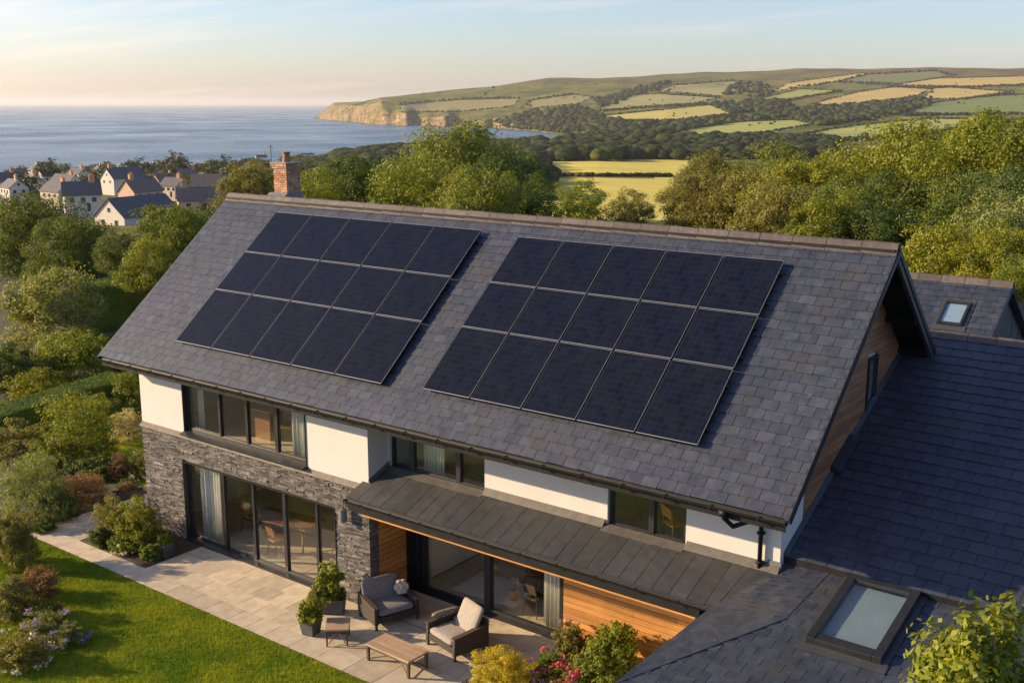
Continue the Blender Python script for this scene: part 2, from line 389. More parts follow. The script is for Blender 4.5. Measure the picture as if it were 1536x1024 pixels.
# main roof -----------------------------------------------------------
roof = empty('roof', parent=house)
FR = Frame((XL, YE, ZE), (1, 0, 0), (0, YR-YE, ZR-ZE))
FB = Frame((XR, 2*YR-YE, ZE), (-1, 0, 0), (0, YE-YR, ZR-ZE))
W = XR-XL
mb = MB()  # boarding under the slates
for fr in (FR, FB):
    mb.hexa([fr.P(.02, .01, -.09), fr.P(W-.02, .01, -.09), fr.P(W-.02, SLEN, -.09), fr.P(.02, SLEN, -.09),
             fr.P(.02, .01, 0), fr.P(W-.02, .01, 0), fr.P(W-.02, SLEN, 0), fr.P(.02, SLEN, 0)])
mb.build('roof_deck', M_black, house)
slates(FR, lambda v: 0, lambda v: W, SLEN-.1, .242, .36, 'front_slates', M_slate, roof)
slates(FB, lambda v: 0, lambda v: W, SLEN-.1, .65, .94, 'rear_slates', M_slate, roof)
ridge_caps((XL-.02, YR, ZR-.0), (XR+.03, YR, ZR-.0), 'ridge_tiles', roof, .74)
# mortar bedding under ridge
mb = MB(); mb.box(XL+.02, XR-.02, YR-.165, YR+.165, ZR-.17, ZR-.02); mb.build('ridge_bedding', M_black, roof)
def barge(x0, x1, h0, h1, name, mat, rear=True):
    mb = MB()
    for fr, sgn in ((FR, 1), (FB, -1)):
        if sgn < 0 and not rear: continue
        if sgn > 0 and h0 < -.2: h0_ = -.07
        else: h0_ = h0
        ua, ub = (x0-XL, x1-XL) if sgn > 0 else (XR-x0, XR-x1)
        top = SLEN-.0
        # mitre at the ridge
        h0, hs = h0_, h0; k0 = h0*math.tan(math.asin(fr.v[2])-0) * 1.0; k1 = h1*math.tan(math.asin(fr.v[2]))
        mb.hexa([fr.P(ua, -.02, h0), fr.P(ub, -.02, h0), fr.P(ub, top+k0, h0), fr.P(ua, top+k0, h0),
                 fr.P(ua, -.02, h1), fr.P(ub, -.02, h1), fr.P(ub, top+k1, h1), fr.P(ua, top+k1, h1)]); h0 = hs
    return mb.build(name, mat, house)
barge(XR-.05, XR+.03, -.24, .018, 'bargeboard', M_fascia)
barge(XR+.03, XR+.055, -.11, -.002, 'bargeboard_trim', M_dark)
barge(XL-.03, XL+.05, -.24, .018, 'bargeboard', M_fascia)
# purlin ends and soffit of the gable overhang
for v in (1.2, 2.6, 4.0, 5.4):
    for fr, a, b in ((FR, XG-XL, XR-XL-.06), (FB, .06, XR-XG)):
        mb = MB(); mb.hexa([fr.P(a, v, -.30), fr.P(b, v, -.30), fr.P(b, v+.12, -.30), fr.P(a, v+.12, -.30), fr.P(a, v, -.145), fr.P(b, v, -.145), fr.P(b, v+.12, -.145), fr.P(a, v+.12, -.145)]); mb.build('purlin', M_black, house)
# eaves: fascia, soffit, gutter
mb = MB(); mb.box(XL+.05, XR-.05, YE+.06, YE+.085, ZE-.27, ZE-.03); mb.build('fascia', M_black, house)
mb = MB(); mb.box(XL+.05, XG+.0, YE+.085, D1, ZE-.27, ZE-.245); mb.build('soffit', M_black, house)
def gutter(xa, xb, y, z, name, r=.065):
    mb = MB(); n = 10; ring = []
    for k in range(n+1):
        a = math.pi+math.pi*k/n; ring.append((r*math.cos(a), r*math.sin(a)))
    ins = [(c*.86, s*.86+.002) for c, s in reversed(ring)]
    pr = ring+[(r+.008, .004), ]+ins+[(-r-.008, .004)]
    vs = [(xa, y+c, z+s) for c, s in pr]+[(xb, y+c, z+s) for c, s in pr]; m_ = len(pr)
    mb.add(vs, [(j, j+m_, (j+1) % m_+m_, (j+1) % m_) for j in range(m_)])
    mb.box(xa-.012, xa, y-r, y+r, z-r, z+.005); mb.box(xb, xb+.012, y-r, y+r, z-r, z+.005)
    x = xa+.5
    while x < xb: mb.box(x, x+.03, y-r-.006, y+r, z-r-.008, z-.02); x += .95
    return mb.build(name, M_black, house)
g = gutter(XL, XR-.02, YE-.012, ZE-.05, 'gutter', .075)
mb = MB(); mb.box(XL+.02, XR-.02, YE+.035, YE+.045, ZE-.04, ZE-.012); mb.build('gutter_lip', M_fascia, g)
# downpipe at the right corner
mb = MB(); px0 = 19.1
mb.tube([(px0, YE-.01, ZE-.1), (px0, YE-.01, ZE-.24), (px0+.05, YE+.3, ZE-.5), (px0+.1, D1-.35, ZE-.62), (px0+.12, D1-.09, ZE-.78), (px0+.12, D1-.09, 3.42)], .045, 12)
mb.box(px0-.07, px0+.07, YE-.08, YE+.06, ZE-.2, ZE-.1)
for z in (3.65, 4.25): mb.box(px0+.055, px0+.185, D1-.14, D1-.02, z, z+.05)
mb.tube([(px0+.12, D1-.09, 3.50), (px0+.12, D1-.13, 3.38), (px0+.12, D1-.26, 3.31)], .05, 12)
mb.build('downpipe', M_black, house, smooth=True)

# walls ---------------------------------------------------------------
def wallx(x0, x1, y0, y1, z0, z1, holes, mb):
    xs = sorted({x0, x1, *[h[0] for h in holes], *[h[1] for h in holes]}); 
    for a, b in zip(xs, xs[1:]):
        zz = sorted([(h[2], h[3]) for h in holes if h[0] < b-1e-6 and h[1] > a+1e-6]); z = z0
        for p, q in zz:
            if p > z+1e-4: mb.box(a, b, y0, y1, z, p)
            z = q
        if z < z1-1e-4: mb.box(a, b, y0, y1, z, z1)
LW = (1.84, 8.06, 0.0, 2.38); UW = (2.02, 7.06, 3.24, 4.9)
W2 = (9.32, 12.33, 3.50, 4.84); W3 = (15.68, 17.56, 3.50, 4.9)
DW = (9.32, 13.98, 0.0, 2.62)
mb = MB(); wallx(0, XB, .012, .3, 3.24, 4.99, [UW], mb)
mb.box(XB-.28, XB, .3, 2.2, 3.05, 4.99)            # return of the bay
mb.box(0, .28, .3, YB, 0, 4.99)                      # far gable
wallx(XB, XG, D1, D1+.28, 3.2, 5.0, [W2, W3], mb)
mb.box(XG-.28, XG, D1+.28, 1.72, 2.6, 5.3)
mb.box(.28, XG-.28, YB-.28, YB, 0, 5.0)
mb.build('wall', M_white, house)
# gable masonry behind the cladding (polygon following the roof)
mb = MB(); zz = lambda y: roofz(y)-.17
mb.prism([(XG-.3, 1.72, 0), (XG-.3, YB, 0), (XG-.3, YB, zz(YB)), (XG-.3, YR, zz(YR)), (XG-.3, 1.72, zz(1.72))], (.25, 0, 0))
mb.build('gable_wall', M_white, house); mb = MB(); mb.prism([(0.02, .28, 4.99), (0.02, YB, 4.99), (0.02, YR, zz(YR))], (.25, 0, 0))
mb.build('gable_wall', M_white, house); mb = MB(); mb.prism([(XG-.02, D1, 5.0), (XG-.02, 1.72, 5.0), (XG-.02, 1.72, zz(1.72)), (XG-.02, D1, zz(D1))], (-.26, 0, 0))
mb.build('gable_wall', M_white, house)
# cedar cladding boards on the gable
mb = MB(); z = 2.6; WG = (4.98, 5.52, 5.62, 6.95)
while z < ZR-.2:
    z1 = z+.135
    def yr(zq): return (max(1.70, YE+(zq+.17-ZE)/SL), min(YB, YR+(ZR-.17-zq)/SL))
    a0, b0 = yr(z); a1, b1 = yr(z1)
    if b1 > a1:
        segs = [(a0, a1, b0, b1)]
        if z1 > WG[2] and z < WG[3]: segs = [(a0, a1, WG[0], WG[0]), (WG[1], WG[1], b0, b1)]
        for s in segs:
            # staggered butt joints
            cut = random.uniform(.25, .75); mY0 = s[0]+(s[2]-s[0])*cut; mY1 = mY0
            for (p, q, r_, t_) in ((s[0], s[1], mY0-.002, mY1-.002), (mY0+.002, mY1+.002, s[2], s[3])):
                if r_-p < .05 and t_-q < .05: continue
                mb.hexa([(XG-.05, p, z), (XG, p, z), (XG, r_, z), (XG-.05, r_, z), (XG-.05, q, z1-.008), (XG-.003, q, z1-.008), (XG-.003, t_, z1-.008), (XG-.05, t_, z1-.008)])
    z = z1
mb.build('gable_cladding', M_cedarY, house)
gw = MB(); y0, y1, z0, z1 = WG
for a, b, c, d_ in ((y0-.03, y0+.05, z0-.03, z1+.03), (y1-.05, y1+.03, z0-.03, z1+.03), (y0+.05, y1-.05, z0-.03, z0+.05), (y0+.05, y1-.05, z1-.05, z1+.03)): gw.box(XG-.04, XG+.035, a, b, c, d_)
gwo = gw.build('window', M_dark, house); gm = MB(); gm.box(XG-.03, XG-.02, y0+.05, y1-.05, z0+.05, z1-.05); gm.build('pane', M_skyglass, gwo)
gm = MB(); gm.prism([(XG, y0-.05, z0-.03), (XG+.14, y0-.05, z0-.10), (XG+.14, y0-.05, z0-.13), (XG, y0-.05, z0-.10)], (0, y1-y0+.1, 0)); gm.build('sill', M_dark, gwo)

# split-face stone of the bay
mb = MB(); bk = MB(); wallx(0.0, XB, .05, .3, 0, 3.1, [LW], bk); bk.build('wall', M_stone, house)
z = 0.0
while z < 3.07:
    h = random.choice((.035, .045, .055, .07)); z1 = min(3.1, z+h); x = 0.0
    while x < XB-.01:
        x1 = min(XB, x+random.uniform(.12, .48))
        if XB-x1 < .1: x1 = XB
        spans = [(x, x1)]
        if z < LW[3]:
            spans = []
            if x < LW[0]: spans.append((x, min(x1, LW[0])))
            if x1 > LW[1]: spans.append((max(x, LW[1]), x1))
        for a, b in spans:
            if b-a < .01: continue
            d0, d1_, d2_, d3 = [random.uniform(-.012, .026) for _ in range(4)]
            mb.hexa([(a+.002, -d0, z+.002), (b-.002, -d1_, z+.002), (b-.002, .06, z+.002), (a+.002, .06, z+.002),
                     (a+.002, -d2_, z1-.003), (b-.002, -d3, z1-.003), (b-.002, .06, z1-.003), (a+.002, .06, z1-.003)])
        x = x1
    # return face at the right end and the left end
    y = .06
    while y < 1.5:
        y2 = min(1.5, y+random.uniform(.15, .5)); dd = random.uniform(0, .02)
        mb.box(XB-.05, XB+dd, y+.002, y2-.002, z+.002, z1-.003) if y < .35 else None
        mb.box(-dd, .05, y+.002, y2-.002, z+.002, z1-.003); y = y2
    z = z1
mb.build('stone_cladding', M_stone, house)
mb = MB(); mb.box(-.05, XB+.05, -.06, .34, 3.1, 3.165); mb.box(-.02, XB+.02, -.035, .32, 3.165, 3.2); mb.box(-.01, XB, 0, .3, 3.2, 3.235)
mb.build('stone_band', M_coping, house)

# windows: frame in the opening with panes between mullions
def window(x0, x1, y, z0, z1, mulls, name='window', fw=.07, depth=.09, sill=True, thick=None, reveal=.0, mat=None):
    mat = mat or M_dark; mb = MB(); ya, yb = y, y+depth
    mb.box(x0, x0+fw, ya, yb, z0, z1); mb.box(x1-fw, x1, ya, yb, z0, z1)
    mb.box(x0+fw, x1-fw, ya, yb, z0, z0+fw); mb.box(x0+fw, x1-fw, ya, yb, z1-fw, z1)
    edges = [x0+fw]
    for i, mx in enumerate(mulls):
        w = (thick or {}).get(i, .045)
        mb.box(mx-w, mx+w, ya-.012, yb, z0+fw, z1-fw); edges += [mx-w, mx+w]
    edges.append(x1-fw)
    wo = mb.build(name, mat, house, bevel=.006)
    for a, b in zip(edges[::2], edges[1::2]):
        f = MB(); q = .028
        for p in ((a, a+q, z0+fw, z1-fw), (b-q, b, z0+fw, z1-fw), (a+q, b-q, z0+fw, z0+fw+q), (a+q, b-q, z1-fw-q, z1-fw)): f.box(p[0], p[1], ya+.025, yb-.02, p[2], p[3])
        fo = f.build('sash', mat, wo)
        g_ = MB(); g_.box(a+q, b-q, ya+.045, ya+.051, z0+fw+q, z1-fw-q); g_.build('pane', M_glass, wo)
    if sill:
        s = MB(); s.prism([(x0-.04, y-.02, z0), (x0-.04, y-.27, z0-.07), (x0-.04, y-.27, z0-.10), (x0-.04, y-.02, z0-.09)], (x1-x0+.08, 0, 0)); s.build('sill', mat, wo)
    return wo
window(LW[0]+.02, LW[1]-.02, .13, .01, LW[3]-.01, (3.45, 4.71, 5.97, 7.22), 'glazed_door', thick={2: .06}, sill=False)
mb = MB()  # dark reveal lining
for a, b, z0, z1 in ((LW[0], LW[0]+.02, 0, LW[3]), (LW[1]-.02, LW[1], 0, LW[3]), (LW[0]+.02, LW[1]-.02, LW[3]-.02, LW[3])): mb.box(a, b, -.03, .22, z0, z1)
for w_ in (UW,):
    mb.box(w_[0], w_[0]+.02, -.02, .2, w_[2], w_[3]); mb.box(w_[1]-.02, w_[1], -.02, .2, w_[2], w_[3])
mb.box(LW[0], LW[1], -.10, .14, .004, .05)
mb.build('window_lining', M_dark, house)
window(UW[0]+.02, UW[1]-.02, .10, 3.33, 4.97, (3.50, 4.65, 5.83), thick={2: .06})
mb = MB(); mb.prism([(UW[0]-.03, .12, 3.34), (UW[0]-.03, -.10, 3.25), (UW[0]-.03, -.10, 3.22), (UW[0]-.03, .12, 3.235)], (UW[1]-UW[0]+.06, 0, 0)); mb.build('window_sill', M_dark, house)
window(W2[0], W2[1], D1+.08, W2[2]+.03, 4.97, (10.0, 11.47), thick={0: .07, 1: .07})
window(W3[0], W3[1], D1+.08, W3[2]+.03, 4.97, (16.72,), thick={0: .06})

# recessed ground floor with the cedar wall under the canopy
window(9.36, DW[1], D2, .02, 2.62, (9.62, 11.72), 'sliding_door', fw=.08, depth=.14, sill=False, thick={0: .05, 1: .09})
mb = MB(); mb.box(9.28, 14.0, D2-.12, D2+.16, .003, .03); mb.build('door_threshold', M_dark, house)
mb = MB(); mb.box(XB+.0, 9.36, D2-.03, D2+.2, 0, 2.8); mb.box(9.36, 14.0, D2+.02, D2+.2, 2.62, 2.95); mb.box(14.0, 19.0, D2+.03, D2+.25, 0, 3.0); mb.build('wall', M_black, house)
def boards_x(x0, x1, y, z0, z1, name, ph=.142):
    mb = MB(); z = z0
    while z < z1-.01:
        q = min(z1, z+ph); c = random.uniform(x0+.3*(x1-x0), x0+.7*(x1-x0))
        for a, b in ((x0, c-.002), (c+.002, x1)): mb.hexa([(a, y-.012, z), (b, y-.012, z), (b, y+.03, z), (a, y+.03, z), (a, y-.004, q-.018), (b, y-.004, q-.018), (b, y+.03, q-.018), (a, y+.03, q-.018)])
        z = q
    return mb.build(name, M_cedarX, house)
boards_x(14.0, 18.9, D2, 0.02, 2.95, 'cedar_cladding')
mb = MB(); z = 0.03
while z < 2.74:
    mb.box(XB+.0, XB+.035, .30, D2-.28, z, z+.126); z += .142
mb.build('cedar_return', M_cedarX, house)
mb = MB(); mb.box(XB+.0, XB+.07, D2-.28, D2-.03, 0, 2.75); mb.build('door_post', M_black, house)

# canopy ---------------------------------------------------------------
cz = lambda y: 3.56+.40*(y-D1)
CY = -.56
canopy = empty('canopy', parent=house)
FC = Frame((9.05, CY, cz(CY)), (1, 0, 0), (0, 1, .40))
CL = math.hypot(D1-CY, .40*(D1-CY))
mb = MB()   # long tiles, one row, butted with fine joints
u = 0.0; k = 0; jr = lambda v: 9.85+v*.95
while u < 11.2:
    u1 = u+.385
    q1 = min(u1, jr(0)); s1 = min(u1, jr(CL))
    if q1 > u+.02 or s1 > u+.02:
        h = random.uniform(0, .004)
        mb.hexa([FC.P(min(u, jr(0)), 0, .0), FC.P(max(q1-.014, min(u, jr(0))), 0, .0), FC.P(s1-.014, CL, 0), FC.P(min(u, s1-.01), CL, 0),
                 FC.P(min(u, jr(0)), 0, .03+h), FC.P(max(q1-.014, min(u, jr(0))), 0, .03+h), FC.P(s1-.007, CL, .02+h), FC.P(min(u, s1-.01), CL, .02+h)])
    u = u1
mb.build('canopy_tiles', M_canopy, canopy)
mb = MB(); mb.prism([(9.08, CY+.03, cz(CY)-.005), (9.08, D1, cz(D1)-.005), (9.08, D1, cz(D1)-.22), (9.08, CY+.03, cz(CY)-.24)], (9.8, 0, 0)); mb.build('canopy_body', M_black, canopy)
mb = MB(); mb.box(9.5, 18.75, CY+.06, D2-.01, 2.755, 2.80); mb.build('canopy_ceiling', M_cedarX, canopy)
mb = MB(); mb.box(9.09, 18.8, CY+.012, CY+.03, cz(CY)-.31, cz(CY)-.01); mb.build('canopy_fascia', M_black, canopy)
mb = MB(); mb.box(9.5, 18.7, CY+.04, CY+.058, 2.69, 2.765); mb.build('cedar_trim', M_cedarX, canopy)
g2 = gutter(9.04, 18.85, CY-.05, cz(CY)-.035, 'canopy_gutter', .055)
mb = MB(); mb.box(9.04, 18.9, CY+.002, CY+.014, cz(CY)-.03, cz(CY)+.004); mb.build('gutter_lip', M_fascia, g2)
# gutter outlet
mb = MB(); mb.tube([(18.55, CY-.05, 2.97), (18.55, CY-.05, 2.62)], .045, 12); mb.box(18.48, 18.62, CY-.12, CY+.01, 2.86, 2.98); mb.build('rainwater_outlet', M_black, house)
# flashing where canopy meets wall, stepped under the windows
mb = MB()
mb.prism([(XB+.02, D1-.2, cz(D1-.2)+.035), (XB+.02, D1-.003, cz(D1)+.035), (XB+.02, D1-.003, cz(D1)+.13), (XB+.02, D1-.02, cz(D1)+.13)], (W2[0]-XB-.02, 0, 0))
for a, b in ((12.36, 15.64), (17.6, 19.62)):
    mb.prism([(a, D1-.15, cz(D1-.15)+.036), (a, D1-.003, cz(D1)+.03), (a, D1-.003, cz(D1)+.12), (a, D1-.018, cz(D1)+.12)], (b-a, 0, 0))
for a, b in ((W2[0], 12.36), (15.64, 17.6)):
    mb.prism([(a, D1-.24, cz(D1-.24)+.037), (a, D1+.02, cz(D1)+.03), (a, D1+.02, cz(D1)+.0), (a, D1-.02, cz(D1)+.02)], (b-a, 0, 0))
mb.prism([(XB-.0, .0, cz(0)+.03), (XB+.06, .0, cz(0)+.03), (XB+.06, 0, cz(0)+.05), (XB, 0, cz(0)+.11)], (0, D1, .28))
mb.build('flashing', M_flash, house)
mb = MB(); mb.box(XG-.24, XG+.04, D1-.03, D1+.02, 3.5, 3.74); mb.build('corner_flashing', M_lead, house)

# wing roofs at the right -------------------------------------------------
BS = .466; BY0 = .86; bz = lambda y: 3.64+BS*(y-.52)
BYR = 7.92
FBL = Frame((XG, BY0, bz(BY0)), (1, 0, 0), (0, 1, BS)); BL = math.hypot(BYR-BY0, BS*(BYR-BY0)); XE = 31.0
wing = empty('wing', parent=house)
wr = empty('wing_roof', parent=house)
mb = MB(); mb.prism([(XG+.02, BY0, bz(BY0)), (XG+.02, BYR, bz(BYR)), (XG+.02, 2*BYR-BY0, bz(BY0)), (XG+.02, 2*BYR-BY0, bz(BY0)-.2), (XG+.02, BYR, bz(BYR)-.3), (XG+.02, BY0, bz(BY0)-.2)], (XE-XG, 0, 0))
mb.build('roof_deck', M_black, wr)
slates(FBL, lambda v: .03, lambda v: XE-XG, BL-.06, .305, .44, 'upper_slates', M_slate, wr)
FBB = Frame((XE, 2*BYR-BY0, bz(BY0)), (-1, 0, 0), (0, -1, BS))
slates(FBB, lambda v: 0, lambda v: XE-XG-.1, BL-.06, .65, .94, 'rear_slates', M_slate, wr)
ridge_caps((XG+.03, BYR, bz(BYR)), (XE, BYR, bz(BYR)), 'ridge_tiles', wr, .64)
# lower pitch in front
FS = .2126; fz = lambda y: 3.72+FS*(y-1.03)
H0 = np.array([18.58, -3.54, fz(-3.54)]); H1 = np.array([20.37, -.73, fz(-.73)]); K = np.array([20.55, 1.0, fz(1.0)])
J = np.array([18.84, CY, cz(CY)-.0]); Cc = np.array([19.62, D1, cz(D1)])
hipdir = H1-H0
Hs = H0; A0 = np.array([18.53, H0[1]-.06, H0[2]-.04]); FY = -4.4
FF = Frame((18.0, FY, fz(FY)), (1, 0, 0), (0, 1, FS)); fl = math.hypot(1, FS)
def hip_u(v):
    y = FY+v/fl
    if y < H0[1]: return .53
    if y < H1[1]: return H0[0]+(y-H0[1])*hipdir[0]/hipdir[1]-18.0
    return H1[0]+(y-H1[1])*(K[0]-H1[0])/(K[1]-H1[1])-18.0
FLN = (1.0-FY)*fl
slates(FF, hip_u, lambda v: XE-18.0, FLN, .26, .38, 'lower_slates', M_slate, wr)
mb = MB(); mb.add([np.array(q_)-[0, 0, .004] for q_ in [(18.53, FY, fz(FY)), H0, H1, K, (XE, 1.0, fz(1.0)), (XE, FY, fz(FY))]], [(0, 5, 4, 3, 2, 1)])
mb.box(XG+.01, XE, 1.0, 1.02, fz(1.0)-.2, bz(1.0)-.03)
for f_ in ((A0, Hs, H1, J), (J, H1, K, Cc), (Cc, K, np.array([XG+.02, 1.0, cz(1.0)]), np.array([XG+.02, 1.0, cz(1.0)]))):
    mb.add([np.array(p)-[0, 0, .2] for p in f_], [(0, 1, 2, 3)])
mb.build('roof_deck', M_black, wr)
# left-facing hip slope and swept valley: rows of slates across four-sided patches
def patch(c00, c10, c11, c01, rows, cols, name, jit=.1):
    """c00-c10 lower edge, c01-c11 upper edge"""
    mb = MB(); c = [np.array(p, float) for p in (c00, c10, c11, c01)]
    def S(a, b, h=0):
        p = (1-a)*(1-b)*c[0]+a*(1-b)*c[1]+a*b*c[2]+(1-a)*b*c[3]
        du = (1-b)*(c[1]-c[0])+b*(c[2]-c[3]); dv = (1-a)*(c[3]-c[0])+a*(c[2]-c[1])
        n = np.cross(du, dv); n /= (np.linalg.norm(n)+1e-9); 
        if n[2] < 0: n = -n
        return p+n*h
    for i in range(rows):
        b0, b1 = i/rows, min(1, (i+.93)/rows); off = -.5 if i % 2 else 0
        jn = [(k+off+random.uniform(-jit, jit))/cols for k in range(cols+2)]
        for k in range(cols+1):
            a0 = min(max(jn[k], 0), 1); a1 = min(max(jn[k+1]-.08/cols, 0), 1)
            if a1-a0 < .02: continue
            h = random.uniform(0, .008)
            mb.hexa([S(a0, b0, .008+h), S(a1, b0, .008+h), S(a1, b1, 0), S(a0, b1, 0), S(a0, b0, .036+h), S(a1, b0, .036+h), S(a1, b1, .026), S(a0, b1, .026)])
    return mb.build(name, M_slate, wr)
patch(A0, J, H1, Hs, 8, 11, 'hip_slates')
patch(J, Cc, K, H1, 7, 5, 'valley_slates', .12)
patch(Cc, np.array([XG+.02, 1.0, cz(1.0)]), K, K-[.01, .02, 0], 3, 1, 'valley_slates')
# hip line: a dark lead roll
mb = MB(); mb.tube([H0+[0, 0, .02], (H0+H1)/2+[0, 0, .03], H1+[0, 0, .025]], .016, 8); mb.build('hip_roll', M_fascia, wr)
# flashing against the gable
mb = MB()
mb.prism([(XG+.0, BY0, bz(BY0)+.03), (XG+.09, BY0, bz(BY0)+.035), (XG+.09, BY0, bz(BY0)+.045), (XG+.012, BY0, bz(BY0)+.10), (XG, BY0, bz(BY0)+.10)], (0, BYR-BY0, BS*(BYR-BY0)))
mb.build('gable_flashing', M_fascia, house)
mb = MB(); mb.prism([(XG+.012, 3.1, bz(3.1)+.05), (XG+.22, 3.1, bz(3.1)+.05), (XG+.22, 3.1, bz(3.1)+.12), (XG+.012, 3.1, bz(3.1)+.2)], (0, 1.0, BS*1.0)); mb.build('flashing_saddle', M_dark, house)
# wing walls
mb = MB(); mb.box(18.75, XE-.3, FY+.3, D2-.02, 0, 2.35); mb.box(XG+.05, XE-.3, D2, 2*BYR-BY0-.3, 0, bz(BY0)-.25); mb.build('wall', M_white, wing)

def roof_window(parent, fr, u0, u1, v0, v1, h=.14, fw=.11):
    """opening skylight standing proud of the slates"""
    o = empty('roof_window', parent=parent); P = fr.P
    def slab(a, b, c, d_, h0, h1, mb): mb.hexa([P(a, c, h0), P(b, c, h0), P(b, d_, h0), P(a, d_, h0), P(a, c, h1), P(b, c, h1), P(b, d_, h1), P(a, d_, h1)])
    mb = MB()
    slab(u0, u0+fw, v0, v1, .0, h, mb); slab(u1-fw, u1, v0, v1, .0, h, mb); slab(u0+fw, u1-fw, v1-fw, v1, .0, h, mb); slab(u0+fw, u1-fw, v0, v0+fw*1.3, .0, h-.012, mb)
    mb.build('frame', M_dark, o, bevel=.012)
    mb = MB(); slab(u0-.12, u1+.12, v0-.2, v0-.002, .028, .04, mb); slab(u0-.1, u0-.002, v0, v1+.1, .028, .042, mb); slab(u1+.002, u1+.1, v0, v1+.1, .028, .042, mb); slab(u0-.002, u1+.002, v1+.002, v1+.12, .028, .05, mb)
    mb.build('flashing', M_fascia, o)
    mb = MB(); slab(u0+fw, u1-fw, v0+fw*1.3, v1-fw, h-.05, h-.04, mb); mb.build('pane', M_skyglass, o)
    mb = MB(); slab(u0+fw, u1-fw, v0+fw*1.3, v1-fw, .036, .045, mb); mb.build('sky_sheet', M_skysheet, o)  # added sheet below the pane, its colour imitates the sky's reflection
    return o
def q_on(fr, px, py): return fr.uv(on_plane(px, py, fr.P(0, 0, .12), fr.n))
c = [q_on(FF, *p) for p in ((1280, 862), (1384, 890), (1319, 992), (1204, 953))]
roof_window(wr, FF, (c[0][0]+c[3][0])/2, (c[1][0]+c[2][0])/2, (c[2][1]+c[3][1])/2, min((c[0][1]+c[1][1])/2, FLN-.02), .17, .16)

# rear outbuilding --------------------------------------------------------
out = thing('outbuilding', 'smaller slate-roofed building behind the wing with one skylight near the right-hand trees', 'building', (17, 15, 0))
def rel(mb, name, mat, parent): 
    o = mb.build(name, mat, parent); o.location = (-17, -15, 0); return o
ry, rz = 15.0, at_y(1440, 420, 15.0)[2]; os_ = .62; xr = at_y(1520, 430, 15.0)[0]; ey = 10.2
ez = rz-os_*(ry-ey)
FO = Frame((11.0, ey, ez), (1, 0, 0), (0, 1, os_)); OL = math.hypot(ry-ey, os_*(ry-ey))
o1 = slates(FO, lambda v: 0, lambda v: xr-11.0, OL-.05, .242, .36, 'roof', M_slate, out); o1.location = (-17, -15, 0)
mb = MB(); mb.prism([(11, ey, ez), (11, ry, rz), (11, 2*ry-ey, ez), (11, 2*ry-ey, ez-.15), (11, ry, rz-.2), (11, ey, ez-.15)], (xr-11, 0, 0)); rel(mb, 'roof_deck', M_slate_far, out)
oc = ridge_caps((11, ry, rz), (xr+.02, ry, rz), 'ridge_tiles', out, .64); oc.location = (-17, -15, 0)
mb = MB(); mb.prism([(11.2, ey+.3, 0), (11.2, ey+.3, ez), (11.2, ry, rz-.3), (11.2, 2*ry-ey-.3, ez), (11.2, 2*ry-ey-.3, 0)], (xr-11.4, 0, 0)); rel(mb, 'wall', M_fascia, out)
c = [q_on(FO, *p) for p in ((1413, 449), (1452, 451), (1448, 487), (1409, 483))]
sw = roof_window(out, FO, (c[0][0]+c[3][0])/2, (c[1][0]+c[2][0])/2, (c[2][1]+c[3][1])/2, (c[0][1]+c[1][1])/2, .1, .08); sw.location = (-17, -15, 0)

# chimney ------------------------------------------------------------------
ch = empty('chimney', (0, 0, 0), 0, house)
pL = at_y(410.5, 262, 4.6); top = at_y(424, 247, 4.7)[2]
cx0 = pL[0]; cx1 = cx0+.58; cy0, cy1 = 4.6, 5.16
mb = MB(); mb.box(cx0+.02, cx1-.02, cy0+.02, cy1-.02, 8.4, top); mb.build('core', M_mortar, ch)
mb = MB(); z = 8.6; row = 0
def brick_row(mb, x0, x1, y0, y1, z, row):
    off = 0 if row % 2 else .1
    x = x0-off*(1 if off else 0)
    while x < x1:
        a, b = max(x0, x), min(x1, x+.2)
        if b-a > .02: mb.box(a, b-.012, y0, y0+.05, z, z+.058); mb.box(a, b-.012, y1-.05, y1, z, z+.058)
        x += .2
    y = y0+.05-(.08 if off else 0)
    while y < y1-.05:
        a, b = max(y0+.052, y), min(y1-.052, y+.2)
        if b-a > .02: mb.box(x0, x0+.05, a, b-.012, z, z+.058); mb.box(x1-.062, x1-.012, a, b-.012, z, z+.058)
        y += .2
while z < top-.16: brick_row(mb, cx0, cx1+.012, cy0, cy1, z, row); z += .07; row += 1
for k in range(2): brick_row(mb, cx0-.035-.03*k, cx1+.047+.03*k, cy0-.035-.03*k, cy1+.035+.03*k, z, row); z += .07; row += 1
mb.build('brickwork', M_brick, ch)
mb = MB(); mb.box(cx0-.08, cx1+.08, cy0-.08, cy1+.08, z, z+.05); mb.build('cap', M_coping, ch)
mb = MB(); mb.lathe([(.13, z+.05), (.12, z+.12), (.105, z+.3), (.13, z+.32), (.13, z+.36)], ((cx0+cx1)/2, (cy0+cy1)/2, 0), 16); mb.build('pot', surf('pot_clay', (.2, .09, .05), (.3, .15, .09), .8, 5), ch)
mb = MB(); mb.box(cx0-.06, cx1+.08, cy0-.10, cy1, roofz(cy0)-.2, ZR+.17); mb.prism([(cx0-.1, cy0-.3, ZR+.02), (cx0-.1, cy0-.1, ZR+.17), (cx0-.1, cy0-.1, ZR-.1)], (cx1-cx0+.22, 0, 0)); mb.build('flashing', M_lead, ch)

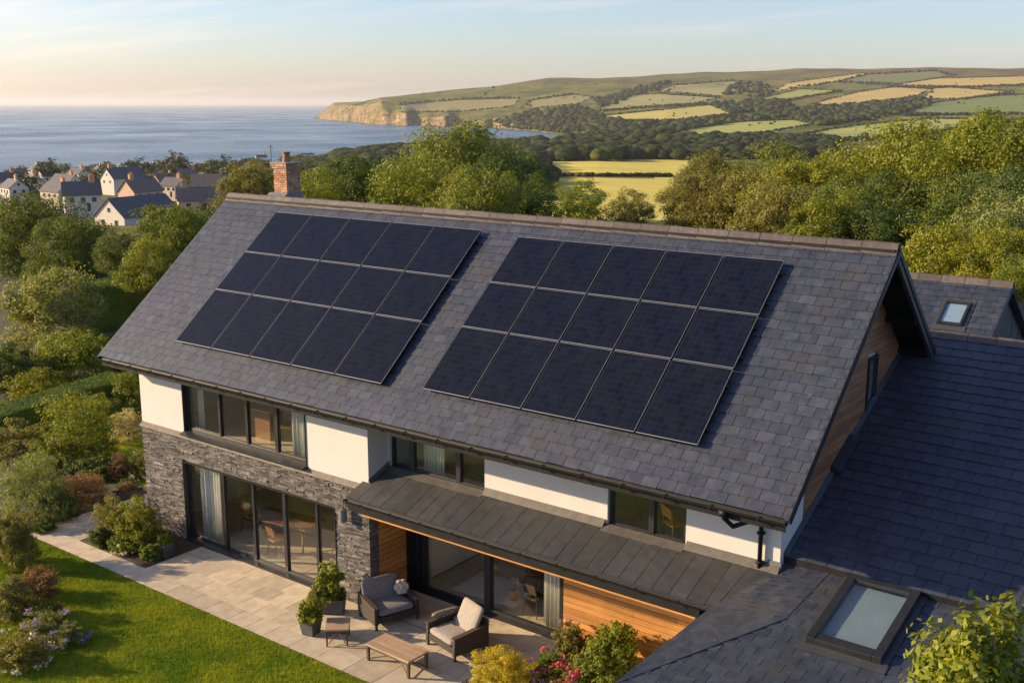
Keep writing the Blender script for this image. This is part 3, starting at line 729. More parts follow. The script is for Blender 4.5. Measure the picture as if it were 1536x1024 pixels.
# interiors ----------------------------------------------------------------
mb = MB()
mb.box(.28, XB-.28, .3, 6.0, -.05, 0.006); mb.box(9.3, 18.9, D2+.2, 6.2, -.05, .006)
mb.box(.28, XB-.28, .3, 6.0, 3.0, 3.2); mb.box(XB, XG-.3, D1+.28, 6.0, 3.0, 3.2)
fo = mb.build('floor', M_floor_in, house)
mb = MB(); mb.box(.28, XB-.28, 6.0, 6.12, 0, 3.0); mb.box(XB-.28, XB, .3, 6.2, 0, 3.0); mb.box(9.3, 18.9, 6.2, 6.3, 0, 3.0); mb.box(.28, XG-.3, 4.6, 4.7, 3.2, 5.0); mb.box(14.6, 14.7, D2+.25, 6.2, 0, 3.0)
mb.box(.28, XB-.28, .3, 6, 2.8, 2.99); mb.box(XB, 19, D2+.2, 6.2, 2.8, 2.99); mb.box(.28, XG-.3, D1+.3, 4.6, 4.99, 5.05); mb.box(.28, XB-.28, .3, D1+.3, 4.995, 5.05)
mb.box(XB-.28, XB, 2.2, 4.6, 3.2, 4.99); mb.box(14.0, 14.1, D1+.3, 4.6, 3.2, 4.99)
mb.build('interior_wall', M_cream, house)
# tile joints of the inside floor
mb = MB()
for fx0, fx1, fy0, fy1, z in ((.3, 8.9, .3, 6, .006), (9.4, 14.5, D2+.2, 6.2, .006)):
    x = fx0+.6
    while x < fx1: mb.box(x, x+.01, fy0, fy1, z-.01, z+.002); x += .9
    y = fy0+.6
    while y < fy1: mb.box(fx0, fx1, y, y+.01, z-.01, z+.0025); y += .9
mb.build('floor_joints', M_grout, fo)

# solar panels ---------------------------------------------------------------
def panel_proto(w, h):
    o = empty('solar_panel'); fw = .018; t = .04
    f = MB(); f.box(0, w, 0, fw, 0, t); f.box(0, w, h-fw, h, 0, t); f.box(0, fw, fw, h-fw, 0, t); f.box(w-fw, w, fw, h-fw, 0, t); f.build('frame', M_pframe, o)
    l = MB(); l.box(.002, w-.002, -.001, .008, t-.004, t+.0015); l.box(.002, w-.002, h-.004, h+.001, t-.004, t+.0015); l.box(w-.004, w+.0, .012, h-.01, t-.004, t+.0008); l.build('frame_lip', M_plip, o)
    g_ = MB(); g_.box(fw, w-fw, fw, h-fw, t-.012, t-.003); g_.build('cell_sheet', M_panel, o)
    for y in (h*.22, h*.78): r_ = MB(); r_.box(-.01, w+.04, y, y+.04, -.09, -.002); r_.build('mounting_rail', M_dark, o)
    return o
rowsL = [(.93, 2.83), (2.86, 4.30), (4.33, 5.93)]; rowsR = [(1.03, 2.88), (2.91, 4.29), (4.32, 5.82)]
rown = ['bottom', 'middle', 'top']; coln = ['leftmost', 'second from the left', 'middle', 'second from the right', 'rightmost']
for arr, (u0, u1, rows) in {'left': (2.17-XL, 10.0-XL, rowsL), 'right': (11.2-XL, 18.21-XL, rowsR)}.items():
    cw = (u1-u0)/5
    for r_i, (v0, v1) in enumerate(rows):
        proto = None
        for ci in range(5):
            if proto is None: o = proto = panel_proto(cw-.045, v1-v0)
            else: o = copy_tree(proto)
            o.matrix_world = FR.matrix(u0+ci*cw, v0, .12)
            tag(o, f'black solar panel, {coln[ci]} in the {rown[r_i]} row of the {arr} array', 'solar panel', None)
            o['group'] = 'solar panels on the main roof'
# ------------------------------------------------------------------ furniture and small things
def rotM(rx=0, ry=0, rz=0): return np.array(Matrix.Rotation(rz, 3, 'Z') @ Matrix.Rotation(ry, 3, 'Y') @ Matrix.Rotation(rx, 3, 'X'))
def arm_chair(name, label, cat, loc, rz, w, dep, cush, backcush, wide=False):
    o = thing(name, label, cat, loc, rz, 'wicker seats on the patio'); hw = w/2; hd = dep/2
    base = MB(); base.box(-hw+.07, hw-.07, -hd+.03, hd-.05, .14, .30); base.build('base', M_wicker, o, bevel=.02)
    for s in (-1, 1):
        a = MB(); x0, x1 = sorted((s*(hw-.11), s*hw))
        a.hexa([(x0, -hd, .12), (x1, -hd, .12), (x1, hd, .12), (x0, hd, .12), (x0, -hd+.02, .54), (x1, -hd+.02, .54), (x1, hd, .62), (x0, hd, .62)])
        ao = a.build('armrest', M_wicker, o, bevel=.025)
        c_ = MB(); c_.hexa([(x0-.015, -hd-.01, .54), (x1+.015, -hd-.01, .54), (x1+.015, hd, .62), (x0-.015, hd, .62), (x0-.015, -hd-.01, .565), (x1+.015, -hd-.01, .565), (x1+.015, hd, .645), (x0-.015, hd, .645)]); c_.build('arm_cap', M_legwood, ao, bevel=.01)
    b = MB(); b.hexa([(-hw+.1, hd-.1, .12), (hw-.1, hd-.1, .12), (hw-.1, hd, .12), (-hw+.1, hd, .12), (-hw+.1, hd-.02, .68), (hw-.1, hd-.02, .68), (hw-.1, hd+.09, .68), (-hw+.1, hd+.09, .68)]); b.build('back_frame', M_wicker, o, bevel=.02)
    for sx in (-1, 1):
        for sy in (-1, 1):
            l = MB(); l.box(sx*(hw-.05)-.03, sx*(hw-.05)+.03, sy*(hd-.04)-.03, sy*(hd-.04)+.03, 0, .16); l.build('leg', M_legwood, o)
    s = MB(); s.pillow((0, -.06, .385), (hw-.12, hd-.06, .10), None, .22, sag=-.15); s.build('seat_cushion', cush, o, smooth=True)
    return o
ls = arm_chair('loveseat', 'dark wicker loveseat with grey cushions and knotted pillow, by the stone pier', 'loveseat', (9.93, -.10, 0), R(70), 1.22, .98, M_cushion, M_cushion)
Mb = rotM(R(72)); s = MB(); s.pillow((-.06, .30, .68), (.50, .30, .075), Mb, .2); s.build('back_cushion', M_cushion, ls, smooth=True)
kp = MB()
for k in range(7):
    a = 2*math.pi*k/6; r_ = 0 if k == 6 else .105
    kp.pillow((r_*math.cos(a), -.03*(k == 6), r_*math.sin(a)), (.085, .085, .09), None, .8, 14, 9)
kn = kp.build('throw_pillow', M_fluffy, None, smooth=True); wl = Matrix.Translation((9.93, -.10, 0)) @ Matrix.Rotation(R(70), 4, 'Z') @ Vector((.40, .08, .68))
kn.location = wl; kn.rotation_euler = (R(-20), 0, R(60)); tag(kn, 'beige flower-shaped knotted pillow on the grey loveseat', 'pillow')
ac = arm_chair('armchair', 'dark wicker armchair with taupe cushions, in front of the sliding door', 'armchair', (12.22, -.22, 0), R(-14), 1.16, 1.0, M_cushion2, M_cushion2)
s = MB(); s.pillow((.12, .27, .72), (.40, .36, .085), rotM(R(64), 0, R(-4)), .2); s.build('back_cushion', M_cushion2, ac, smooth=True)
th = MB(); th.pillow((-.50, .05, .66), (.075, .40, .075), rotM(R(-4)), .5); th.pillow((-.25, .28, .50), (.2, .1, .07), rotM(R(30)), .5)
to = th.build('throw_blanket', surf('knit_throw', (.03, .025, .022), (.32, .27, .22), .95, 16, .8, 30, contrast=(.42, .58), stretch=(1, 3, 1)), None, smooth=True)
to.location = (12.22, -.22, 0); to.rotation_euler = (0, 0, R(-14)); tag(to, 'brown and cream knitted throw over the arm of the taupe armchair', 'throw')
def table(name, label, loc, rz, lx, ly, h, top_t=.05, legw=.07, cross=True, nb=3):
    o = thing(name, label, 'table', loc, rz)
    t = MB(); n = nb; st = ly/n
    for k in range(n): t.box(-lx/2, lx/2, -ly/2+k*st, -ly/2+(k+1)*st-.006, h-top_t, h)
    t.build('tabletop', M_teak, o, bevel=.006)
    f = MB(); i_ = .04
    f.box(-lx/2+i_, lx/2-i_, -ly/2+i_, -ly/2+i_+.03, h-top_t-.07, h-top_t-.002); f.box(-lx/2+i_, lx/2-i_, ly/2-i_-.03, ly/2-i_, h-top_t-.07, h-top_t-.002)
    f.build('apron', M_legwood, o)
    for sx in (-1, 1):
        for sy in (-1, 1):
            l = MB(); x = sx*(lx/2-.045); y = sy*(ly/2-.045); q = legw/2; l.hexa([(x-q*.7, y-q*.7, 0), (x+q*.7, y-q*.7, 0), (x+q*.7, y+q*.7, 0), (x-q*.7, y+q*.7, 0), (x-q, y-q, h-top_t-.003), (x+q, y-q, h-top_t-.003), (x+q, y+q, h-top_t-.003), (x-q, y+q, h-top_t-.003)]); l.build('leg', M_legwood, o)
    if cross:
        c_ = MB()
        for s in (-1, 1):
            c_.tube([(s*(lx/2-.08), -ly/2+.06, .05), (0, 0, h*.55), (s*(lx/2-.08)*.4, ly/2-.06, h-.1)], .012, 6)
            c_.tube([(s*(lx/2-.08), ly/2-.06, .05), (0, 0, h*.4), (-s*.1, 0, h-.08)], .012, 6)
        c_.build('brace', M_legwood, o)
    return o
table('coffee_table', 'low weathered wood coffee table with four square legs, nearest the lawn', (11.66, -1.66, 0), R(-2), 1.36, .66, .42)
table('side_table', 'small square weathered wood side table beside the square planter', (9.80, -1.69, 0), R(41), .56, .64, .44, .04, .045, True, 1)

def planter(label, loc, rz, bx, by, tx, ty, h):
    o = thing('planter', label, 'planter', loc, rz)
    m_ = MB(); t = .03
    a = [(-bx, -by), (bx, -by), (bx, by), (-bx, by)]; b = [(-tx, -ty), (tx, -ty), (tx, ty), (-tx, ty)]
    vs = [(x, y, 0) for x, y in a]+[(x, y, h) for x, y in b]+[(x*(1-t/tx), y*(1-t/ty), h) for x, y in b]+[(x*(1-t/tx)*.95, y*(1-t/ty)*.95, h-.08) for x, y in b]
    fs = [(3, 2, 1, 0)]
    for r_ in (0, 4, 8): fs += [(r_+k, r_+(k+1) % 4, r_+4+(k+1) % 4, r_+4+k) for k in range(4)]
    m_.add(vs, fs); m_.build('pot', M_concrete, o)
    s_ = MB(); s_.box(-bx*.98, bx*.98, -by*.98, by*.98, h-.12, h-.05); s_.build('compost', M_soil, o)
    return o
planter('square tapered dark grey planter between lawn and side table', (9.02, -1.83, 0), R(10), .15, .15, .21, .21, .42)
planter('wide rectangular dark grey planter beside the loveseat, against the glazing', (8.62, -.72, 0), R(35), .27, .16, .31, .20, .40)
planter('small cube grey planter at the corner of the stone wall', (2.32, -1.10, 0), R(4), .17, .17, .19, .19, .38)
planter('low dark trough planter left of the house by the path', (-2.55, 1.0, 0), R(60), .45, .16, .48, .19, .22)

wl = thing('wall_lamp', 'dark cylindrical wall lamp on the stone pier left of the canopy', 'lamp', (8.52, 0, 2.62))
m_ = MB(); m_.box(-.05, .05, -.05, .02, -.08, .08); m_.build('bracket', M_dark, wl, bevel=.008)
m_ = MB(); m_.tube([(0, -.04, .03), (0, -.14, .05), (0, -.19, .0), (0, -.19, -.10)], .012, 8); m_.build('arm', M_dark, wl, smooth=True)
m_ = MB(); m_.lathe([(.035, 0), (.10, -.02), (.105, -.34), (.09, -.345)], (0, -.19, -.08), 20); m_.build('lamp_shade', M_lead, wl, smooth=False)
m_ = MB(); m_.lathe([(.03, .0), (.03, .05)], (0, -.19, -.09), 12); m_.build('collar', M_red, wl)

# things inside the rooms
def curtain(x0, x1, y, z0, z1, label, amp=.05, n=7):
    V = []; Q = []; nx = 60
    for j in range(2):
        for i in range(nx+1):
            t = i/nx; yy = y+amp*math.sin(t*n*2*math.pi)*(1-.2*j)+.01*math.sin(t*31)
            V.append((x0+(x1-x0)*t, yy, z0 if j == 0 else z1))
    for i in range(nx): Q.append((i, i+1, nx+2+i, nx+1+i))
    me = np_mesh('curtain', V, Q, M_curtain, smooth=True); o = obj_of('curtain', me); sl = o.modifiers.new('t', 'SOLIDIFY'); sl.thickness = .006
    tag(o, label, 'curtain'); return o
curtain(2.0, 2.95, .45, .02, 2.5, 'pale blue curtain at the left end of the stone bay glazing')
curtain(7.55, 7.95, .5, .02, 2.5, 'narrow pale curtain at the right end of the stone bay glazing', n=4)
curtain(6.05, 6.9, .45, 3.22, 4.95, 'pale curtain in the right pane of the bay upper window')
curtain(2.1, 2.4, .45, 3.22, 4.95, 'bunched pale curtain at the left edge of the bay upper window', n=3)
curtain(10.05, 10.75, 1.15, 3.22, 4.95, 'pale curtain behind the middle pane of the shaded window above the canopy')
curtain(13.2, 13.9, D2+.35, .02, 2.6, 'pale curtain at the right end of the sliding door', n=6)
curtain(9.42, 9.6, D2+.35, .02, 2.6, 'narrow pale curtain beside the left jamb of the sliding door', n=3)
def box_table(name, label, cat, loc, rz, lx, ly, h, mat=None):
    o = thing(name, label, cat, loc, rz); mat = mat or M_oak
    t = MB(); t.box(-lx/2, lx/2, -ly/2, ly/2, h-.045, h); t.build('tabletop', mat, o, bevel=.01)
    for s in (-1, 1):
        l = MB(); l.tube([(s*lx*.42, -ly*.42, .01), (s*lx*.28, 0, h*.55), (s*lx*.36, -ly*.2, h-.05)], .03, 6); l.tube([(s*lx*.42, ly*.42, .01), (s*lx*.28, 0, h*.55), (s*lx*.36, ly*.2, h-.05)], .03, 6); l.build('leg', mat, o)
    return o
def dining_chair(label, loc, rz, mat=None):
    o = thing('dining_chair', label, 'chair', loc, rz); mat = mat or M_oak
    s = MB(); s.pillow((0, 0, .45), (.22, .22, .03), None, .35); s.build('seat', mat, o, smooth=True)
    b = MB(); b.hexa([(-.2, .19, .60), (.2, .19, .60), (.2, .22, .60), (-.2, .22, .60), (-.19, .25, .86), (.19, .25, .86), (.19, .28, .86), (-.19, .28, .86)])
    b.tube([(-.18, .19, .44), (-.18, .21, .62)], .014, 6); b.tube([(.18, .19, .44), (.18, .21, .62)], .014, 6); b.build('backrest', mat, o)
    for sx in (-1, 1):
        for sy in (-1, 1):
            l = MB(); l.tube([(sx*.17, sy*.17, .44), (sx*.23, sy*.23, 0)], .016, 6); l.build('leg', M_legwood, o)
    return o
box_table('dining_table', 'long brown wooden table inside the stone bay room', 'table', (4.35, 1.55, .01), R(8), 2.2, .95, .75)
dining_chair('oak chair at the left end of the long table in the bay room', (2.95, 1.45, .01), R(95))
dining_chair('oak chair on the window side of the bay room table', (4.8, .85, .01), R(170))
dining_chair('dark chair at the right end of the bay room table', (6.3, 1.9, .01), R(-80), M_dark)
box_table('kitchen_table', 'wooden table seen through the right pane of the sliding door', 'table', (12.75, 3.0, .01), R(4), 1.3, .85, .75)
dining_chair('dark chair tucked under the table behind the sliding door', (12.7, 2.25, .01), R(175), M_legwood)
dining_chair('oak chair left of the table behind the sliding door', (11.75, 3.6, .01), R(80))
m_ = MB(); m_.box(-.95, .95, -.65, .65, 0, .018); o = m_.build('rug', M_rug, None, loc=(11.1, 2.75, .012)); o.rotation_euler = (0, 0, R(3)); tag(o, 'pale rectangular rug on the floor behind the sliding door', 'rug')
m_ = MB(); m_.lathe([(.05, 0), (.11, .05), (.13, .14), (.06, .22), (.045, .26), (.07, .28)], (0, 0, 0), 20); o = m_.build('vase', M_red, None, smooth=True, loc=(11.85, 2.45, .031)); tag(o, 'rounded red vase standing on the pale rug', 'vase')
cb = thing('cabinet', 'low oak cabinet against the back wall of the bay room', 'cabinet', (3.6, 4.6, .01))
m_ = MB(); m_.box(-.7, .7, -.25, .25, .08, 1.1); m_.build('carcass', M_oak, cb, bevel=.01)
m_ = MB()
for k in range(3): m_.box(-.66, .66, -.27, -.252, .12+k*.32, .40+k*.32)
m_.build('drawer', M_teak, cb)
dk = thing('dresser', 'brown dresser inside the bay upper room', 'dresser', (3.9, 1.3, 3.2))
m_ = MB(); m_.box(-.55, .55, -.25, .25, 0, .8); m_.build('carcass', M_oak, dk, bevel=.01)
m_ = MB(); m_.box(-.58, .58, -.28, .28, .8, .83); m_.build('top', M_teak, dk)
dining_chair('wooden chair inside the bay upper room', (4.9, 1.3, 3.2), R(30))
dining_chair('orange-brown chair behind the small window right of the canopy', (16.9, 1.5, 3.2), R(150), M_cedarX)
box_table('desk', 'small desk behind the small upper window near the corner', 'desk', (16.1, 1.9, 3.2), 0, 1.0, .6, .75)

# ------------------------------------------------------------------ patio
slabs = MB(); base = MB()
def pave(x0, x1, y0, y1, sx, sy, off=0.0, holes=()):
    i = 0; y = y0
    while y < y1-.02:
        ye = min(y1, y+sy); x = x0-(off*sx if i % 2 else 0); 
        while x < x1-.02:
            a, b = max(x0, x), min(x1, x+sx*random.choice((1, 1, .75)))
            x = max(b, x+.05)
            if b-a < .03: continue
            cxm, cym = (a+b)/2, (y+ye)/2
            if any(h[0]-.02 < a and b < h[1]+.02 and h[2]-.02 < cym < h[3]+.02 for h in holes): continue
            segs = [(a, b)]
            for h in holes:
                if h[2] < cym < h[3]:
                    new = []
                    for s in segs:
                        if s[1] <= h[0] or s[0] >= h[1]: new.append(s)
                        else:
                            if s[0] < h[0]: new.append((s[0], h[0]))
                            if s[1] > h[1]: new.append((h[1], s[1]))
                    segs = new
            for (p, q) in segs:
                if q-p > .03: slabs.box(p+.007, q-.007, y+.007, ye-.007, -.04, random.uniform(-.002, .001))
        y = ye; i += 1
bed = (-.55, 2.62, -1.86, -.02)
pave(-2.4, 15.5, -2.62, -.03, .9, .648, .5, (bed,)); pave(XB+.03, 14.3, .0, D2-.13, .9, .62, .5)
pave(-2.4, -.6, .0, 7.0, .9, .648, .5); 
ps = slabs.build('patio', M_slab); tag(ps, kind='structure')
base.box(-2.42, 15.6, -2.63, D2-.14, -.06, -.012); base.box(-2.42, -.02, -2.0, 7.0, -.058, -.0125); o = base.build('paving_bed', M_grout); tag(o, kind='structure')
m_ = MB(); m_.box(bed[0]+.01, bed[1], bed[2], bed[3], -.05, .012); m_.box(bed[0]+.01, -.03, bed[3], 3.0, -.05, .012); m_.box(14.25, 18.7, -1.2, D2-.14, -.05, .010); m_.box(13.35, 18.7, -2.6, -1.2, -.05, .0095); m_.box(12.6, 18.7, -5, -2.6, -.05, .010); o = m_.build('soil', M_soil); tag(o, kind='structure')
# ------------------------------------------------------------------ vegetation
def rdirs(n, r=None):
    r = r or rng; v = r.normal(size=(n, 3)); return v/np.linalg.norm(v, axis=1)[:, None]
def leaf_quads(P, Nn, ln, wd, r=None, up=0.0, fold=.0):
    """diamond leaves at P facing roughly along Nn"""
    r = r or rng; n = len(P)
    nn = Nn+.75*rdirs(n, r); nn /= np.linalg.norm(nn, axis=1)[:, None]
    t = rdirs(n, r); t[:, 2] += up; t -= nn*(t*nn).sum(1)[:, None]; t /= np.linalg.norm(t, axis=1)[:, None]+1e-9
    s = np.cross(nn, t); L_ = ln*r.uniform(.6, 1.3, n)[:, None]; W_ = wd*r.uniform(.7, 1.2, n)[:, None]
    V = np.stack([P-t*L_*.5, P+s*W_*.5+nn*W_*fold, P+t*L_*.5, P-s*W_*.5+nn*W_*fold], 1).reshape(-1, 3)
    Q = np.arange(4*n).reshape(-1, 4); return V, Q
def crown_points(seed, rx, ry, rz, nl, nsub, per, lobe=.42, sub=.38, zb=-.55, skirt=0):
    """leaf positions on clumps of clumps filling an uneven crown; returns positions, normals, lobe centres"""
    r = np.random.default_rng(seed); P = []; Nn = []; C = []
    golden = math.pi*(3-math.sqrt(5))
    for i in range(nl):
        z = 1-2*(i+.5)/nl; a = i*golden+r.uniform(-.3, .3); q = math.sqrt(1-z*z)
        if z < zb: z = zb*r.uniform(.3, 1)
        f = r.uniform(.52, .80); c = np.array([math.cos(a)*q*f, math.sin(a)*q*f, z*f*r.uniform(.85, 1.1)])
        C.append((c, lobe*r.uniform(.7, 1.2)))
    C.append((np.zeros(3), .5))
    for k in range(skirt): C.append((np.array([math.cos(k*6.283/skirt+.3)*.66, math.sin(k*6.283/skirt+.3)*.66, -.62]), lobe*r.uniform(.8, 1.1)))
    for c, lr in C:
        d = rdirs(nsub, r); d[:, 2] = d[:, 2]*.8+.15
        sc_ = c+d*lr*r.uniform(.55, .95, nsub)[:, None]
        for k in range(nsub):
            sr = lr*sub*r.uniform(.7, 1.3); dd = rdirs(per, r)
            rad = sr*r.uniform(.35, 1.08, per)**.6
            P.append(sc_[k]+dd*rad[:, None]*np.array([1.15, 1.15, .8])); Nn.append(dd*.8+d[k]*.5+np.array([0, 0, .25]))
    P = np.concatenate(P)*np.array([rx, ry, rz]); Nn = np.concatenate(Nn)
    return P, Nn/np.linalg.norm(Nn, axis=1)[:, None], [(c*np.array([rx, ry, rz]), lr) for c, lr in C]
def core_blobs(C, rx, ry, rz, k=.62):
    import bmesh
    V = []; F = []
    for c, lr in C:
        bm = bmesh.new(); bmesh.ops.create_icosphere(bm, subdivisions=1, radius=1)
        b = len(V)
        for v in bm.verts: V.append(np.array(v.co)*np.array([rx, ry, rz])*lr*k*random.uniform(.8, 1.15)+c)
        for f in bm.faces: q = [v.index+b for v in f.verts]; F.append(q+[q[2]])
        bm.free()
    return V, F
def trunk_mesh(seed, H, r0, zc, C, z0=0.0):
    mb = MB(); r = random.Random(seed); mid = np.array([r.uniform(-.3, .3), r.uniform(-.3, .3), zc*.6])
    mb.tube([(0, 0, z0-.6), (0, 0, z0+.1), mid*.5+np.array([0, 0, 0]), mid, (mid[0]*.6, mid[1]*.6, zc)], [r0*1.4, r0*1.1, r0*.85, r0*.65, r0*.3], 8)
    for c, lr in C[:9]:
        e = c+np.array([0, 0, zc]); s = mid*r.uniform(.75, 1.05)
        mb.tube([s, (s+e)/2+np.array([0, 0, -.08*H*r.random()]), e], [r0*.42, r0*.25, r0*.08], 5)
    return mb
TREE = {}
def tree_proto(key, seed, H, rx, ry, rz, nl, nsub, per, leaf, mat, r0=.22, lobe=.42, sub=.38, zc=None):
    P, Nn, C = crown_points(seed, rx, ry, rz, nl, nsub, per, lobe, sub)
    zc = zc or H-rz*1.02
    V, Q = leaf_quads(P+np.array([0, 0, zc]), Nn, leaf, leaf*.55, np.random.default_rng(seed+1))
    me = np_mesh('crown', V, Q, mat)
    cm = trunk_mesh(seed, H, r0, zc, C)
    tm = bpy.data.meshes.new('trunk'); tm.from_pydata(cm.v, [], cm.f); tm.materials.append(M_bark)
    TREE[key] = (me, tm, H, rx)
tree_proto('broad', 11, 12, 5.2, 5.2, 4.9, 28, 18, 90, .20, ML['mid'], .32)
tree_proto('round', 23, 9, 4.2, 4.0, 3.7, 22, 17, 85, .185, ML['mid'], .25)
tree_proto('tall', 37, 12, 3.6, 3.8, 5.2, 24, 17, 80, .185, ML['mid'], .26, .46)
tree_proto('loose', 51, 8, 3.8, 3.5, 3.4, 30, 14, 68, .17, ML['mid'], .18, .34, .42)
tree_proto('small', 61, 5, 2.3, 2.3, 2.1, 18, 12, 62, .14, ML['mid'], .11)
tree_proto('lowA', 71, 9, 4.6, 4.4, 3.9, 14, 9, 16, .62, ML['far'], .3, .46)
tree_proto('lowB', 83, 8, 3.9, 4.1, 3.6, 12, 9, 16, .58, ML['far'], .3, .46)
GT = 'trees beyond the garden'
def place_tree(key, label, loc, H, mat=None, wid=None, rz=None, group=GT, sq=1.0, name='tree', cat='tree'):
    me, tm, h0, rx0 = TREE[key]; s = H/h0; sx = (wid/(2*rx0*1.08)) if wid else s
    o = thing(name, label, cat, tuple(loc), rz if rz is not None else random.uniform(0, 6.28), group)
    c = obj_of('crown', me, o); t = obj_of('trunk', tm, o)
    sz = min(s, 1.12*sx); c.location.z = (s-sz)*h0
    for q in (c,):
        q.scale = (sx, sx*sq, sz)
        if mat: q.material_slots[0].link = 'OBJECT'; q.material_slots[0].material = mat
    t.scale = (sx*.9, sx*.9, s); return o
def tree_px(key, label, px, ytop, dist, zbase, wpx, mat, sq=1.0, rz=None, name='tree'):
    p = at_d(px, ytop, dist); H = (p[2]-zbase)*1.06; depth = (p-CAM) @ cF
    return place_tree(key, label, (p[0], p[1], zbase), H, ML[mat], wpx*depth/FPX, rz, GT, sq, name)

# trees behind the roof and along the right, from photo positions (x, top y, distance, base height, width px)
for a in [
 ('broad', 'large rounded green tree, the tallest behind the middle of the roof', 690, 191, 74, -5, 225, 'mid'),
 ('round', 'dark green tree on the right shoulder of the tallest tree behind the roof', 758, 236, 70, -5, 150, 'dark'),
 ('broad', 'pale green broad tree in front of the tallest tree behind the roof', 632, 240, 62, -5, 232, 'bright'),
 ('round', 'dense dark green tree just above the ridge left of the tallest tree', 530, 247, 66, -5, 138, 'dark'),
 ('small', 'small bright green tree just right of the brick chimney', 478, 272, 62, -3, 102, 'bright'),
 ('loose', 'feathery olive tree left of the brick chimney above the roof ridge', 372, 252, 92, -7, 123, 'olive'),
 ('round', 'mid green tree above the ridge below the tallest tree', 715, 262, 56, -4, 174, 'mid'),
 ('small', 'low bright green tree touching the ridge between the arrays', 872, 294, 54, -3, 95, 'bright'),
 ('small', 'small dark green tree tight above the ridge under the dark-shouldered tree', 800, 284, 60, -4, 100, 'dark'),
 ('small', 'small olive tree above the ridge just right of the low bright tree', 948, 305, 56, -3, 80, 'olive'),
 ('loose', 'loose olive tree at the edge of the golden field', 1066, 238, 88, -7, 130, 'olive'),
 ('round', 'round olive-green tree above the ridge in front of the loose olive tree', 1052, 268, 70, -5, 140, 'olive'),
 ('round', 'dark tree standing behind the round olive trees near the golden field', 1088, 250, 95, -8, 145, 'dark'),
 ('tall', 'dark green tree with upright crown right of the golden field', 1172, 226, 86, -7, 160, 'mid'),
 ('loose', 'brownish olive tree below the upright dark green tree', 1130, 262, 68, -5, 174, 'olive'),
 ('round', 'yellow-green tree rising just above the right half of the ridge', 1210, 248, 62, -4, 203, 'yellow'),
 ('loose', 'loose golden tree over the right half of the ridge', 1180, 285, 52, -3, 188, 'olive'),
 ('broad', 'tall golden-green tree right of centre on the skyline woods', 1385, 186, 66, -4, 304, 'yellow'),
 ('broad', 'wide golden tree filling the right edge of the photo above the outbuilding', 1500, 178, 58, -3, 276, 'yellow'),
 ('tall', 'green tree between the two tall golden trees', 1450, 205, 72, -4, 174, 'mid'),
 ('round', 'golden-green round tree left of the tall golden trees', 1300, 226, 72, -5, 218, 'yellow'),
 ('round', 'dark green tree in the hollow under the tall golden-green tree', 1345, 262, 60, -3, 218, 'dark'),
 ('round', 'shaded green tree above the gable end', 1275, 280, 54, -3, 188, 'mid'),
 ('loose', 'sunlit olive tree close behind the gable apex', 1240, 306, 50, -3, 160, 'yellow'),
 ('round', 'dark tree low behind the gable apex', 1310, 318, 50, -3, 160, 'dark'),
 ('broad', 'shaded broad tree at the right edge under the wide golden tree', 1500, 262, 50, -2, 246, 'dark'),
 ('loose', 'low golden bushy tree behind the outbuilding ridge', 1420, 345, 42, -1, 218, 'yellow'),
 ('loose', 'low golden bushy tree right of the outbuilding ridge', 1500, 352, 40, -1, 174, 'yellow'),
 ('small', 'pale dry-leaved bushy tree at the right edge above the outbuilding', 1505, 312, 46, -1, 145, 'silver'),
 ('small', 'bright green tree at the right end of the outbuilding roof', 1532, 408, 35, 0, 87, 'bright'),
 ('broad', 'large dark tree at the left edge below the village', 45, 292, 88, -4, 200, 'dark'),
 ('broad', 'big dark green tree between the village and the garden hedge', 100, 326, 78, -3, 150, 'dark'),
 ('round', 'bright green tree beside the left end of the roof ridge', 262, 312, 84, -5, 126, 'bright'),
 ('round', 'dark tree below the bright tree left of the roof', 182, 352, 70, -2, 95, 'dark'),
 ('loose', 'golden-yellow tree beside the sloping left edge of the roof', 228, 360, 62, -1, 126, 'yellow'),
 ('round', 'golden green tree just beyond the right edge of the view', 1620, 200, 60, -3, 230, 'yellow'),
 ('round', 'dark green tree just beyond the right edge of the view', 1640, 300, 48, -2, 240, 'mid'),
 ('round', 'olive tree outside the right edge behind the outbuilding', 1760, 230, 62, -3, 260, 'olive'),
]: tree_px(*a)

